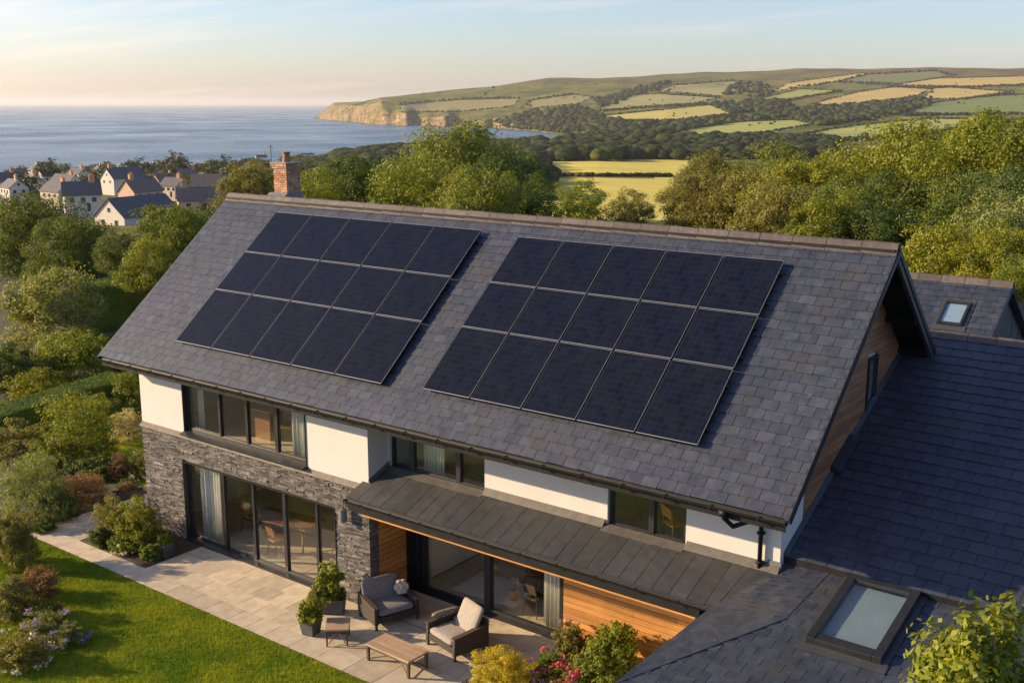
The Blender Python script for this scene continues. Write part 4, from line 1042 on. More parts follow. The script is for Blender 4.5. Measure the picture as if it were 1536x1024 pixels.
# shrubs ------------------------------------------------------------------
def shrub(name, label, loc, w, d, h, mat, leaf=.07, n=5200, up=.0, seed=0, flowers=None, nfl=0, flsize=.05, nl=12, cat='shrub', asp=.5, group=None, lobe=.42, zb=-.2):
    nsub = 10; n = int(n*1.5); per = max(6, int(n/((nl+8)*nsub)))
    P, Nn, C = crown_points(seed+101, w/2, d/2, h*.52, nl, nsub, per, lobe, .42, zb, 7)
    P[:, 2] += h*.50; P[:, 2] = np.abs(P[:, 2])+.01
    o = thing(name, label, cat, tuple(loc), 0, group)
    V, Q = leaf_quads(P, Nn, leaf, leaf*asp, np.random.default_rng(seed+5), up)
    obj_of('foliage', np_mesh('foliage', V, Q, ML[mat] if isinstance(mat, str) else mat), o)
    st = MB(); r = random.Random(seed)
    for c, lr in C[:8]: st.tube([(r.uniform(-.05, .05), r.uniform(-.05, .05), -.05), tuple(c*.5+np.array([0, 0, h*.25])), tuple(c+np.array([0, 0, h*.45]))], [.018, .012, .006], 5)
    st.build('stems', M_bark, o)
    if flowers:
        r2 = np.random.default_rng(seed+9); sel = Nn[:, 2] > -.1; Pf = P[sel]; Nf = Nn[sel]
        keep = np.linalg.norm((Pf-np.array([0, 0, h*.5]))/np.array([w/2, d/2, h*.5]), axis=1); idx = np.argsort(-keep)[:max(nfl*3, 10)]
        idx = r2.choice(idx, nfl, replace=False) if len(idx) > nfl else idx
        c = Pf[idx]+Nf[idx]*.03
        Pp = np.repeat(c, 7, 0)+rdirs(7*len(c), r2)*flsize*.55; Np = rdirs(len(Pp), r2)+np.array([0, 0, .8])
        V, Q = leaf_quads(Pp, Np, flsize, flsize*.8, r2); obj_of('flowers', np_mesh('flowers', V, Q, flowers), o)
    return o
def shrub_px(name, label, px, ybase, wpx, hpx, mat, z=0.0, **k):
    p = at_z(px, ybase, z); dep = (p-CAM) @ cF; w = wpx*dep/FPX; h = hpx*dep/FPX*.84
    back = np.array([cF[0], cF[1], 0]); back /= np.linalg.norm(back); p = p+back*w*.33
    return shrub(name, label, p, w, w*.9, h, mat, **k)
i = 0
for nm, lb, px, yb, wp, hp, mt, kw in [
 ('flowering_shrub', 'yellow flowering clump beside the long clipped hedge', 150, 690, 44, 34, 'mid', dict(leaf=.06, flowers=ML['gold'], nfl=90, flsize=.07, cat='flowering plant')),
 ('flowering_shrub', 'white flowering clump between the feathery and brown shrubs', 84, 752, 46, 34, 'mid', dict(leaf=.06, flowers=M_wht, nfl=90, flsize=.06, cat='flowering plant')),
 ('flowering_shrub', 'small orange-flowered clump in the middle of the bottom left border', 70, 935, 40, 30, 'mid', dict(leaf=.05, flowers=M_orange, nfl=80, flsize=.05, cat='flowering plant')),
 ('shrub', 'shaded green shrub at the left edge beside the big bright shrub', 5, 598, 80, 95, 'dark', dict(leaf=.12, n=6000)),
 ('shrub', 'loose light green shrub at the left edge below the long hedge', 12, 700, 110, 75, 'olive', dict(leaf=.09, n=7000, up=.5)),
 ('shrub', 'mid green shrub between the long hedge and the feathery shrub', 70, 715, 90, 70, 'mid', dict(leaf=.085, n=6500)),
 ('shrub', 'low dark shrub behind the russet-brown shrub', 140, 722, 70, 42, 'dark', dict(leaf=.07, n=5000)),
 ('shrub', 'huge rounded silvery green shrub at the left edge above the clipped hedges', 60, 545, 165, 165, 'silver', dict(leaf=.15, n=16000, nl=34, lobe=.34)),
 ('shrub', 'dark green shrub filling the gap right of the huge silvery shrub', 165, 560, 90, 60, 'dark', dict(leaf=.12, n=6000)),
 ('shrub', 'mid green shrub left of the light green shrub at the house corner', 140, 640, 70, 55, 'mid', dict(leaf=.10, n=5000)),
 ('shrub', 'big bright green shrub in front of the silvery tree above the hedges', 96, 582, 118, 98, 'bright', dict(leaf=.13, n=8000, nl=20)),
 ('shrub', 'yellow-orange shrub at the left edge above the long clipped hedge', 42, 612, 105, 70, 'yellow', dict(leaf=.10, nl=14)),
 ('shrub', 'small golden shrub behind the yellow-orange shrub', 20, 575, 60, 50, 'yellow', dict(leaf=.10)),
 ('shrub', 'tall light green shrub against the left corner of the house', 190, 622, 62, 84, 'bright', dict(leaf=.09, up=.5)),
 ('shrub', 'rounded bright green shrub in front of the long hedge', 105, 700, 130, 122, 'bright', dict(leaf=.085, n=9000, nl=20)),
 ('shrub', 'cream variegated shrub beside the strip of lawn left of the house', 186, 668, 62, 62, 'white', dict(leaf=.07, up=.4, n=5000)),
 ('shrub', 'russet and green shrub at the back of the side bed', 173, 722, 40, 44, 'brown', dict(leaf=.06)),
 ('shrub', 'small cream-flowered shrub beside the house corner', 212, 722, 44, 56, 'olive', dict(leaf=.06, flowers=M_wht, nfl=60)),
 ('shrub', 'low dark green cushion shrub by the trough planter', 190, 742, 34, 24, 'dark', dict(leaf=.05)),
 ('shrub', 'feathery silver-green shrub at the left edge above the lawn', 40, 792, 125, 128, 'silver', dict(leaf=.13, up=1.6, asp=.16, n=9000, nl=18)),
 ('shrub', 'rounded russet-brown shrub beside the stone path', 118, 764, 84, 58, 'brown', dict(leaf=.055, n=6500, nl=18)),
 ('shrub', 'dark green low shrub between feathery and russet shrubs', 82, 784, 66, 50, 'dark', dict(leaf=.06)),
 ('shrub', 'small blue-green shrub at the edge of the path', 62, 800, 40, 26, 'dark', dict(leaf=.05)),
 ('shrub', 'tall feathery green shrub cut by the left edge beside the lawn', 12, 860, 80, 110, 'olive', dict(leaf=.12, up=1.6, asp=.18, n=8000, nl=16)),
 ('shrub', 'grey-brown seedhead shrub in the bottom left border', 48, 905, 70, 56, 'brown', dict(leaf=.05, n=6000, nl=16)),
 ('shrub', 'olive-yellow shrub at the left edge in the bottom left border', 12, 935, 70, 80, 'olive', dict(leaf=.06, n=6000, flowers=M_orange, nfl=25)),
 ('lavender', 'lavender clump with pale purple spikes along the border edge', 58, 962, 70, 45, 'silver', dict(leaf=.07, up=2.0, asp=.2, n=6000, flowers=M_lav, nfl=150, flsize=.04, cat='flowering plant')),
 ('lavender', 'lavender clump at the pointed end of the bottom left border', 92, 972, 62, 36, 'silver', dict(leaf=.07, up=2.0, asp=.2, n=5000, flowers=M_lav, nfl=110, flsize=.04, cat='flowering plant')),
 ('flowering_shrub', 'pink and white flowering clump in the bottom left corner', 18, 1010, 92, 62, 'olive', dict(leaf=.055, n=7000, flowers=M_wht, nfl=120, flsize=.045, cat='flowering plant')),
 ('shrub', 'tall yellow-green shrub at the stone corner of the house', 200, 832, 78, 92, 'yellow', dict(leaf=.07, n=7500, up=.5, nl=18)),
 ('shrub', 'russet-tipped shrub left of the yellow-green corner shrub', 162, 815, 60, 80, 'olive', dict(leaf=.06, n=5000, up=.6, nl=14)),
 ('shrub', 'small grey-green shrub at the left point of the corner bed', 148, 822, 36, 34, 'dark', dict(leaf=.05)),
 ('shrub', 'low lime-yellow shrub at the front of the corner bed', 180, 832, 46, 38, 'bright', dict(leaf=.05, flowers=M_wht, nfl=40)),
 ('shrub', 'low green shrub beside the cube planter', 222, 842, 34, 26, 'mid', dict(leaf=.05)),
 ('flowering_shrub', 'large golden yellow flowering mound in front of the cedar wall', 752, 1058, 118, 82, 'gold', dict(leaf=.035, n=16000, nl=26, lobe=.3, cat='flowering plant')),
 ('flowering_shrub', 'pink and coral hydrangea-like clump right of the yellow mound', 826, 1030, 54, 62, 'mid', dict(leaf=.05, n=4500, flowers=M_pink, nfl=300, flsize=.05, cat='flowering plant')),
 ('lavender', 'small purple flowering plant between the yellow mound and pink flowers', 782, 1046, 74, 46, 'olive', dict(leaf=.05, up=1.2, asp=.25, n=5000, flowers=M_lav, nfl=160, flsize=.035, cat='flowering plant')),
 ('flowering_shrub', 'low magenta flowers at the bottom edge below the pink clump', 846, 1058, 66, 52, 'bright', dict(leaf=.05, n=4500, flowers=M_pink, nfl=120, flsize=.05, cat='flowering plant')),
 ('shrub', 'dark olive shrub at the right end of the sliding door', 858, 992, 54, 58, 'olive', dict(leaf=.055, n=5500, flowers=M_lav, nfl=14)),
 ('climbing_shrub', 'bright leafy shrub standing against the cedar wall', 922, 1030, 88, 100, 'bright', dict(leaf=.09, n=6500, nl=22, up=.5)),
 ('shrub', 'leafy green shrub at the bottom edge before the cedar wall', 895, 1056, 84, 78, 'bright', dict(leaf=.075, n=6500, nl=18)),
]:
    i += 1; shrub_px(nm, lb, px, yb, wp, hp, mt, seed=i*7, **kw)
# plants in the pots
for lb, loc, w, h, mt, s, kw in [
 ('fern-like green plant growing in the square tapered planter', (9.02, -1.83, .34), .62, .58, 'yellow', 301, dict(leaf=.11, up=1.2, asp=.35)),
 ('tall leafy plant growing in the rectangular planter', (8.52, -.72, .32), .75, .95, 'bright', 302, dict(leaf=.12, up=1.0, asp=.4)),
 ('low spreading plant at the left end of the rectangular planter', (8.36, -.98, .32), .5, .42, 'olive', 305, dict(leaf=.10, up=1.0, asp=.4)),
 ('small yellow-green plant growing in the cube planter', (2.32, -1.10, .30), .46, .40, 'yellow', 303, dict(leaf=.07, up=1.0)),
 ('small rust-leaved plant growing in the low trough planter', (-2.55, 1.0, .16), .6, .35, 'brown', 304, dict(leaf=.06, up=.6))]:
    shrub('potted_plant', lb, loc, w, w, h, mt, n=1500, nl=9, seed=s, cat='plant', **kw)
# white-flowered shrub reaching above the lower roof at the bottom right
p = at_y(1480, 915, -5.6)
sh = shrub('climbing_shrub', 'white-flowered climbing shrub in front of the lower roof at the bottom right corner', (p[0], p[1], 0), 3.0, 2.4, p[2]+.35, 'bright', leaf=.13, n=30000, nl=34, lobe=.32, seed=991, flowers=M_wht, nfl=130, flsize=.05)
# clipped hedges ----------------------------------------------------------
def hedge(label, p0, p1, width, h, mat, seed, dens=520, leaf=.07):
    p0 = np.array(p0[:2]); p1 = np.array(p1[:2]); d = p1-p0; Ln = np.linalg.norm(d); d /= Ln; s = np.array([-d[1], d[0]])
    o = thing('hedge', label, 'hedge', ((p0[0]+p1[0])/2, (p0[1]+p1[1])/2, 0), math.atan2(d[1], d[0]))
    r = np.random.default_rng(seed); hx, hy = Ln/2, width/2; P = []; Nn = []
    faces = [((1, 0, 0), 2*hy*h), ((-1, 0, 0), 2*hy*h), ((0, 1, 0), Ln*h), ((0, -1, 0), Ln*h), ((0, 0, 1), Ln*width)]
    for nrm, area in faces:
        n = int(area*dens); u = r.uniform(-1, 1, (n, 3)); q = np.stack([u[:, 0]*hx, u[:, 1]*hy, (u[:, 2]+1)/2*h], 1)
        if nrm[0]: q[:, 0] = nrm[0]*hx
        if nrm[1]: q[:, 1] = nrm[1]*hy
        if nrm[2]: q[:, 2] = h
        bumpy = .07*np.sin(q[:, 0]*2.3+seed)*np.cos(q[:, 1]*2.9+q[:, 2]*2.1)+.035*np.sin(q[:, 0]*7+q[:, 2]*6)
        q += np.array(nrm)*(bumpy[:, None]+r.normal(0, .035, (n, 1))); q -= np.array(nrm)*np.abs(r.normal(0, .03, (n, 1)))
        # rounded shoulders
        e = np.clip((q[:, 2]-(h-.18))/.18, 0, 1)**2*.14; q[:, 1] -= np.sign(q[:, 1])*e*(np.abs(q[:, 1]) > hy-.25); q[:, 0] -= np.sign(q[:, 0])*e*(np.abs(q[:, 0]) > hx-.25)
        P.append(q); Nn.append(np.tile(np.array(nrm, float), (n, 1)))
    P = np.concatenate(P); Nn = np.concatenate(Nn); V, Q = leaf_quads(P, Nn, leaf, leaf*.6, r)
    obj_of('foliage', np_mesh('foliage', V, Q, ML[mat]), o)
    c = MB(); c.box(-hx+.1, hx-.1, -hy+.1, hy-.1, 0, h-.1); c.build('inner_twigs', ML[mat], o)
    return o
a = at_z(-30, 668); b = at_z(182, 598)
hedge('long low clipped hedge running diagonally towards the house corner', a, b, 1.5, 1.15, 'hedge', 3)
a = at_z(112, 500); b = at_z(222, 500)
hedge('tall dark clipped hedge block left of the roof edge', (-28.6, 15.2), (-23.5, 20.6), 2.4, 2.6, 'hedge', 4, 260, .10)
hedge('low dark clipped hedge in front of the tall hedge block', (-21.0, 11.0), (-16.0, 18.0), 1.3, 1.2, 'dark', 5, 300, .09)
hedge('clipped hedge at the far left edge behind the yellow-orange shrub', (-24.5, 3.2), (-17.0, 7.4), 1.6, 1.3, 'dark', 6, 260, .09)
# lawn ----------------------------------------------------------------------
def grassmat():
    mt, nt, out_ = nodes_of('lawn_grass'); tc = N(nt, 'TexCoord').outputs['Object']; g = N(nt, 'NewGeometry')
    n1 = noise(nt, tc, .55, 4, .6); n2 = noise(nt, tc, 6, 4)
    cc = ramp(nt, n1, [(.35, (.12, .22, .016)), (.65, (.29, .35, .028))]).outputs[0]
    cc = mixc(nt, 1.0, cc, ramp(nt, n2, [(.3, (.75, .8, .8)), (.7, (1.25, 1.15, 1.0))]).outputs[0], 'MULTIPLY')
    cc = mixc(nt, 1.0, cc, ramp(nt, g.outputs['Random Per Island'], [(0, (.75, .8, .8)), (1, (1.3, 1.2, 1.05))]).outputs[0], 'MULTIPLY')
    p_ = N(nt, 'BsdfPrincipled'); L(nt, cc, p_.inputs['Base Color']); p_.inputs['Roughness'].default_value = .7; p_.inputs['Specular IOR Level'].default_value = .2
    t = N(nt, 'BsdfTranslucent'); L(nt, mixc(nt, 1.0, cc, (1.3, 1.2, .5), 'MULTIPLY'), t.inputs[0]); x = N(nt, 'MixShader'); x.inputs[0].default_value = .3
    L(nt, p_.outputs[0], x.inputs[1]); L(nt, t.outputs[0], x.inputs[2]); L(nt, x.outputs[0], out_.inputs[0]); return mt
M_grass = grassmat()
lawn_areas = [(-1.9, 12.55, -12.0, -2.66), (12.55, 16.0, -12, -5.0), (-13, -2.45, 2.2, 9.0)]
m_ = MB()
m_.box(-4.5, 12.58, -14, -2.64, -.2, -.015); m_.box(12.58, 18, -14, -5.0, -.2, -.016); m_.box(-14, -2.44, 2.0, 12, -.2, -.017)
o = m_.build('lawn', M_grass); tag(o, kind='structure')
Ps = []
for (x0, x1, y0, y1), dn in zip(lawn_areas, (1900, 900, 500)):
    n = int((x1-x0)*(y1-y0)*dn); q = np.stack([rng.uniform(x0, x1, n), rng.uniform(y0, y1, n)], 1); Ps.append(q)
q = np.concatenate(Ps)
# keep only what the photograph's surroundings show
def vis(q):
    d = np.concatenate([q, np.zeros((len(q), 1))], 1)-CAM; z = d @ cF; px = 768+FPX*(d @ cR)/z; py = 512-FPX*(d @ cU)/z
    return (px > -120) & (px < 1650) & (py < 1110)
q = q[vis(q)]; n = len(q); an = rng.uniform(0, 2*math.pi, n); ht = rng.uniform(.03, .075, n); wd = .008
dx = np.cos(an)*wd; dy = np.sin(an)*wd; lx = rng.normal(0, .015, n); ly = rng.normal(0, .015, n); b0 = np.stack([q[:, 0], q[:, 1], np.full(n, -.02)], 1)
V = np.stack([b0-np.stack([dx, dy, 0*dx], 1), b0+np.stack([dx, dy, 0*dx], 1), b0+np.stack([lx, ly, ht+.015], 1)], 1).reshape(-1, 3)
o = obj_of('grass', np_mesh('grass', V, np.arange(3*n).reshape(-1, 3), M_grass, 3)); tag(o, 'short sunlit grass covering the lawn', 'grass', kind='stuff')
# planted ground
m_ = MB()
m_.box(-60, 45, -30, 60, -.35, -.03)
o = m_.build('garden_ground', surf('garden_ground', (.035, .045, .015), (.07, .06, .03), .95, 1.5, .8, 8, bdist=.05)); tag(o, kind='structure')
# ------------------------------------------------------------------ land and sea
SEA = -50.0
def col_(px, rows): return (px, rows)
P_ = lambda py: ('p', py); Z_ = lambda z: ('z', z)
# per bearing: (distance, height or sight-line height) for 14 matching stations
CT = [
 (-1100, [(5, Z_(-.5)), (75, Z_(-1)), (170, Z_(-9)), (450, Z_(-25)), (850, Z_(-41)), (1060, Z_(-49)), (1160, Z_(-58)), (4500, Z_(-60)), (4600, Z_(-60)), (4650, Z_(-60)), (4750, Z_(-60)), (4900, Z_(-60)), (5700, Z_(-60)), (7500, Z_(-60))]),
 (0, [(5, Z_(-.5)), (75, Z_(-1)), (170, Z_(-9)), (450, Z_(-25)), (850, Z_(-41)), (1060, Z_(-49)), (1160, Z_(-58)), (4500, Z_(-60)), (4600, Z_(-60)), (4650, Z_(-60)), (4750, Z_(-60)), (4900, Z_(-60)), (5700, Z_(-60)), (7500, Z_(-60))]),
 (300, [(5, Z_(-.5)), (75, Z_(-2)), (170, Z_(-9)), (450, Z_(-25)), (850, Z_(-40)), (1120, Z_(-49)), (1200, Z_(-58)), (4500, Z_(-60)), (4600, Z_(-60)), (4650, Z_(-60)), (4750, Z_(-60)), (4900, Z_(-60)), (5700, Z_(-60)), (7500, Z_(-60))]),
 (462, [(5, Z_(-.5)), (75, Z_(-4)), (170, Z_(-9)), (450, Z_(-22)), (850, Z_(-37)), (1250, Z_(-48)), (1330, Z_(-58)), (4500, Z_(-60)), (4690, Z_(-60)), (4700, Z_(-60)), (4780, Z_(-60)), (4900, Z_(-60)), (5700, Z_(-60)), (7500, Z_(-60))]),
 (476, [(5, Z_(-.5)), (75, Z_(-4)), (170, Z_(-9)), (450, Z_(-22)), (850, Z_(-37)), (1260, Z_(-48)), (1330, Z_(-58)), (4500, Z_(-58)), (4690, Z_(-51)), (4715, P_(175)), (4800, P_(172)), (4900, P_(172)), (5700, Z_(-60)), (7500, Z_(-60))]),
 (500, [(5, Z_(-.5)), (75, Z_(-4)), (170, Z_(-9)), (450, Z_(-22)), (850, Z_(-37)), (1270, Z_(-47)), (1350, Z_(-58)), (4300, Z_(-58)), (4400, Z_(-51)), (4440, P_(168)), (4560, P_(159)), (4800, P_(153.5)), (5700, Z_(-60)), (7500, Z_(-60))]),
 (545, [(5, Z_(-.5)), (75, Z_(-5)), (170, Z_(-10)), (450, Z_(-24)), (850, Z_(-36)), (1380, Z_(-45)), (1470, Z_(-58)), (3500, Z_(-58)), (3700, Z_(-51)), (3740, P_(172)), (3900, P_(158)), (4300, P_(153)), (5000, P_(170)), (7500, Z_(-60))]),
 (572, [(5, Z_(-.5)), (75, Z_(-5)), (170, Z_(-10)), (450, Z_(-25)), (850, Z_(-36)), (1400, Z_(-44)), (1500, Z_(-58)), (3200, Z_(-58)), (3380, Z_(-51)), (3420, P_(167)), (3600, P_(152)), (4000, P_(145)), (5000, P_(165)), (7500, Z_(-60))]),
 (640, [(5, Z_(-.5)), (75, Z_(-5)), (170, Z_(-11)), (450, Z_(-27)), (850, Z_(-34)), (1500, Z_(-43)), (1600, Z_(-56)), (3100, Z_(-58)), (3250, Z_(-51)), (3290, P_(176)), (3600, P_(161)), (4000, P_(139)), (5000, P_(160)), (7500, Z_(-60))]),
 (740, [(5, Z_(-.5)), (75, Z_(-5)), (170, Z_(-12)), (450, Z_(-29)), (850, Z_(-33)), (1900, Z_(-46)), (1980, Z_(-56)), (2850, Z_(-56)), (3000, Z_(-51)), (3050, P_(181)), (3500, P_(160)), (4100, P_(129)), (5000, P_(150)), (7500, Z_(-60))]),
 (820, [(5, Z_(-.5)), (75, Z_(-5)), (170, Z_(-12)), (450, Z_(-29)), (850, Z_(-32)), (2040, Z_(-47)), (2100, Z_(-54)), (2300, Z_(-54)), (2450, Z_(-49)), (2600, P_(188)), (3400, P_(160)), (4200, P_(118)), (5000, P_(140)), (7500, Z_(-60))]),
 (900, [(5, Z_(-.5)), (75, Z_(-5)), (170, Z_(-12)), (450, Z_(-29)), (850, Z_(-31)), (1500, P_(212)), (1950, P_(201)), (2150, P_(195)), (2400, P_(188)), (2800, P_(173)), (3500, P_(148)), (4200, P_(117.5)), (5000, P_(135)), (7500, Z_(-60))]),
 (1000, [(5, Z_(-.5)), (75, Z_(-5)), (170, Z_(-12)), (450, Z_(-29)), (850, Z_(-32)), (1450, P_(212)), (1900, P_(196)), (2200, P_(185)), (2600, P_(170)), (3000, P_(155)), (3500, P_(139)), (4300, P_(112)), (5000, P_(130)), (7500, Z_(-60))]),
 (1200, [(5, Z_(-.5)), (75, Z_(-4)), (170, Z_(-11)), (450, Z_(-28)), (850, Z_(-32)), (1400, P_(213)), (1900, P_(192)), (2300, P_(176)), (2700, P_(162)), (3100, P_(148)), (3600, P_(131)), (4400, P_(103.5)), (5200, P_(125)), (7500, Z_(-60))]),
 (1536, [(5, Z_(-.5)), (75, Z_(-3)), (170, Z_(-10)), (450, Z_(-28)), (850, Z_(-32)), (1400, P_(213)), (1900, P_(193)), (2300, P_(176)), (2700, P_(160)), (3100, P_(144)), (3700, P_(126)), (4500, P_(101.5)), (5300, P_(120)), (7500, Z_(-60))]),
 (2300, [(5, Z_(-.5)), (75, Z_(-3)), (170, Z_(-10)), (450, Z_(-28)), (850, Z_(-32)), (1400, P_(213)), (1900, P_(193)), (2300, P_(176)), (2700, P_(160)), (3100, P_(144)), (3700, P_(126)), (4500, P_(104)), (5300, P_(120)), (7500, Z_(-60))])]
cpx = np.array([c[0] for c in CT], float)
cD = np.array([[r[0] for r in c[1]] for c in CT], float)
def zof(px, d, s):
    if s[0] == 'z': return s[1]
    return at_d(px, s[1], d)[2]
cZ = np.array([[zof(c[0], r[0], r[1]) for r in c[1]] for c in CT], float)
sub = [4, 6, 12, 18, 24, 12, 14, 16, 20, 26, 32, 6, 3]
TPX = np.concatenate([np.arange(-1100, -100, 24), np.arange(-100, 1640, 2.4), np.arange(1640, 2301, 24)]).astype(float)
def vnoise(x, y, s=0):
    return (np.sin(x*1.0+1.3*s+1.7*np.sin(y*.7+s))+np.sin(y*1.3+2.1*s+1.2*np.sin(x*.9))+.5*np.sin(x*2.7+y*2.1+s)+.5*np.sin(x*-1.9+y*3.1+s*3))/3
ii = np.interp(TPX, cpx, np.arange(len(cpx)))
rowsD = np.array([np.interp(TPX, cpx, cD[:, k]) for k in range(14)]); rowsZ = np.array([np.interp(TPX, cpx, cZ[:, k]) for k in range(14)])
cut = .9*np.sin(TPX/9.)+.7*np.sin(TPX/23.+2)+.6*np.sin(TPX/4.7+1)
land = np.clip((TPX-470)/20, 0, 1)*np.clip((860-TPX)/60, 0, 1)
for k, a in ((8, 26), (9, 34)): rowsD[k] += cut*a*land*(rowsD[8]/3500)
rowsZ[9] += (3.5*np.sin(TPX/13.+.5)+2.5*np.sin(TPX/5.3))*land
rowsZ[11] += (.5*np.sin(TPX/31.)+.35*np.sin(TPX/11.))*np.clip((TPX-600)/200, 0, 1)*2
TD = []; TZ = []
for k in range(13):
    for j in range(sub[k]):
        t = j/sub[k]; ts = t
        TD.append(rowsD[k]*(1-t)+rowsD[k+1]*t); TZ.append(rowsZ[k]*(1-ts)+rowsZ[k+1]*ts)
TD.append(rowsD[13]); TZ.append(rowsZ[13]); TD = np.array(TD); TZ = np.array(TZ)
nr, nc = TD.shape
dirs = np.array([ray(x, 156) for x in TPX]); hd = dirs[:, :2]/np.linalg.norm(dirs[:, :2], axis=1)[:, None]
TX = CAM[0]+TD*hd[:, 0]; TY = CAM[1]+TD*hd[:, 1]
amp = np.clip((TD-400)/2500, 0, 1)*(TZ > SEA+1)
TZ = TZ+amp*(3.2*vnoise(TX/230, TY/260, 1)+1.6*vnoise(TX/90, TY/80, 4))
D3 = np.stack([TX-CAM[0], TY-CAM[1], TZ-CAM[2]], -1); dz = D3 @ cF
SX = 768+FPX*(D3 @ cR)/dz; SY = 512-FPX*(D3 @ cU)/dz
def ground(px, py):
    """first point of the land met by the sight line"""
    c = int(np.clip(np.searchsorted(TPX, px), 1, nc-1)); t = (px-TPX[c-1])/(TPX[c]-TPX[c-1])
    y = SY[:, c-1]*(1-t)+SY[:, c]*t; X = TX[:, c-1]*(1-t)+TX[:, c]*t; Y = TY[:, c-1]*(1-t)+TY[:, c]*t; Z = TZ[:, c-1]*(1-t)+TZ[:, c]*t
    for i in range(1, nr):
        if y[i] <= py < y[i-1]:
            s = (y[i-1]-py)/(y[i-1]-y[i]); return np.array([X[i-1]+(X[i]-X[i-1])*s, Y[i-1]+(Y[i]-Y[i-1])*s, Z[i-1]+(Z[i]-Z[i-1])*s])
    return None
def inpoly(x, y, poly):
    r = np.zeros(np.shape(x), bool); n = len(poly)
    for i in range(n):
        (x0, y0), (x1, y1) = poly[i], poly[(i+1) % n]
        c = ((y0 > y) != (y1 > y)) & (x < (x1-x0)*(y-y0)/((y1-y0)+1e-12)+x0); r ^= c
    return r
FIELDS = [
 ('golden', [(800, 240), (905, 237), (1035, 237), (1025, 262), (800, 263)]),
 ('golden', [(800, 266), (1010, 267), (1010, 330), (800, 330)]),
 ('green', [(998, 204), (1040, 193), (1110, 183), (1190, 180), (1224, 187), (1150, 200), (1060, 206)]),
 ('green', [(1192, 206), (1250, 194), (1300, 187), (1400, 178), (1500, 180), (1440, 193), (1360, 207), (1250, 211)]),
 ('yellow', [(905, 174), (975, 167), (1060, 158), (1142, 160), (1100, 171), (1010, 181), (930, 181)]),
 ('pale', [(898, 166), (925, 150), (955, 143), (990, 141), (1078, 147), (1045, 155), (960, 161)]),
 ('tan', [(1192, 166), (1240, 150), (1290, 138), (1340, 131), (1393, 134), (1375, 144), (1280, 158)]),
 ('tan', [(1386, 150), (1394, 134), (1420, 131), (1515, 138), (1440, 149)]),
 ('deep', [(1360, 170), (1400, 155), (1470, 145), (1560, 141), (1560, 170), (1440, 172)]),
 ('tan', [(1336, 128), (1400, 118), (1560, 114), (1560, 126), (1450, 130)]),
 ('green', [(1133, 150), (1200, 134), (1262, 136), (1180, 150)]),
 ('moor', [(1255, 122), (1300, 112), (1400, 107), (1425, 114), (1350, 126)]),
 ('tan', [(1160, 138), (1180, 125), (1290, 110), (1300, 112), (1250, 124), (1200, 132)]),
 ('pale', [(985, 137), (1010, 128), (1100, 122), (1130, 133), (1080, 145)]),
 ('olive', [(790, 152), (860, 142), (890, 146), (868, 156), (800, 163)]),
 ('olive', [(600, 158), (690, 150), (780, 148), (770, 160), (690, 168), (600, 168)]),
 ('green', [(430, 244), (470, 239), (505, 240), (490, 252), (430, 256)]),
 ('green', [(525, 226), (580, 217), (650, 212), (660, 218), (600, 226)]),
 ('green', [(298, 247), (350, 246), (360, 252), (300, 256)])]
FC_ = dict(golden=((.42, .36, .04), (.56, .46, .06)), green=((.21, .25, .03), (.33, .34, .05)), yellow=((.34, .31, .05), (.42, .36, .07)), pale=((.20, .20, .06), (.28, .25, .08)),
           tan=((.36, .27, .07), (.48, .36, .10)), deep=((.10, .15, .018), (.15, .19, .028)), moor=((.10, .125, .028), (.15, .155, .04)), olive=((.17, .17, .045), (.24, .21, .06)))
fm = {k: surf('field_'+k, a, b, .95, .011, .0, 1, coords='Object', c3=tuple(x*.74 for x in a), stretch=(1, 4, 1)) for k, (a, b) in FC_.items()}
for k, mt in fm.items():
    for n_ in mt.node_tree.nodes:
        if n_.type == 'TEX_NOISE': n_.inputs['Detail'].default_value = 8
# hills material: grass, heath, bare cliffs where it is steep
mt, nt, out_ = nodes_of('hillside'); tc = N(nt, 'TexCoord').outputs['Object']; gm_ = N(nt, 'NewGeometry'); sp = N(nt, 'SeparateXYZ'); L(nt, gm_.outputs['True Normal'], sp.inputs[0])
n1 = noise(nt, tc, .006, 9, .68); n2 = noise(nt, tc, .02, 7, .65); n3 = noise(nt, tc, .05, 6, .7, (1, 1, 2.5)); n4 = noise(nt, tc, .0016, 4, .5)
g1 = ramp(nt, n1, [(.32, (.04, .065, .018)), (.44, (.10, .125, .028)), (.56, (.20, .19, .045)), (.68, (.17, .12, .055))]).outputs[0]
g1 = mixc(nt, 1.0, g1, ramp(nt, n2, [(.35, (.6,)*3), (.65, (1.25,)*3)]).outputs[0], 'MULTIPLY')
hz = N(nt, 'SeparateXYZ'); L(nt, tc, hz.inputs[0]); hm = N(nt, 'MapRange'); L(nt, hz.outputs[2], hm.inputs[0]); hm.inputs[1].default_value = 70; hm.inputs[2].default_value = 130
g1 = mixc(nt, hm.outputs[0], g1, mixc(nt, ramp(nt, n1, [(.45, (0, 0, 0)), (.6, (1, 1, 1))]).outputs[0], (.13, .085, .05), (.16, .17, .045)))
rk = ramp(nt, n3, [(.35, (.06, .048, .036)), (.5, (.24, .165, .11)), (.64, (.50, .36, .25))]).outputs[0]
sr = N(nt, 'MapRange'); L(nt, sp.outputs[2], sr.inputs[0]); sr.inputs[1].default_value = .93; sr.inputs[2].default_value = .80
ad = N(nt, 'Math', operation='MULTIPLY_ADD'); L(nt, n2, ad.inputs[0]); ad.inputs[1].default_value = 6.0; ad.inputs[2].default_value = -3.4
ad2 = N(nt, 'Math', operation='ADD', use_clamp=True); L(nt, sr.outputs[0], ad2.inputs[0]); L(nt, ad.outputs[0], ad2.inputs[1])
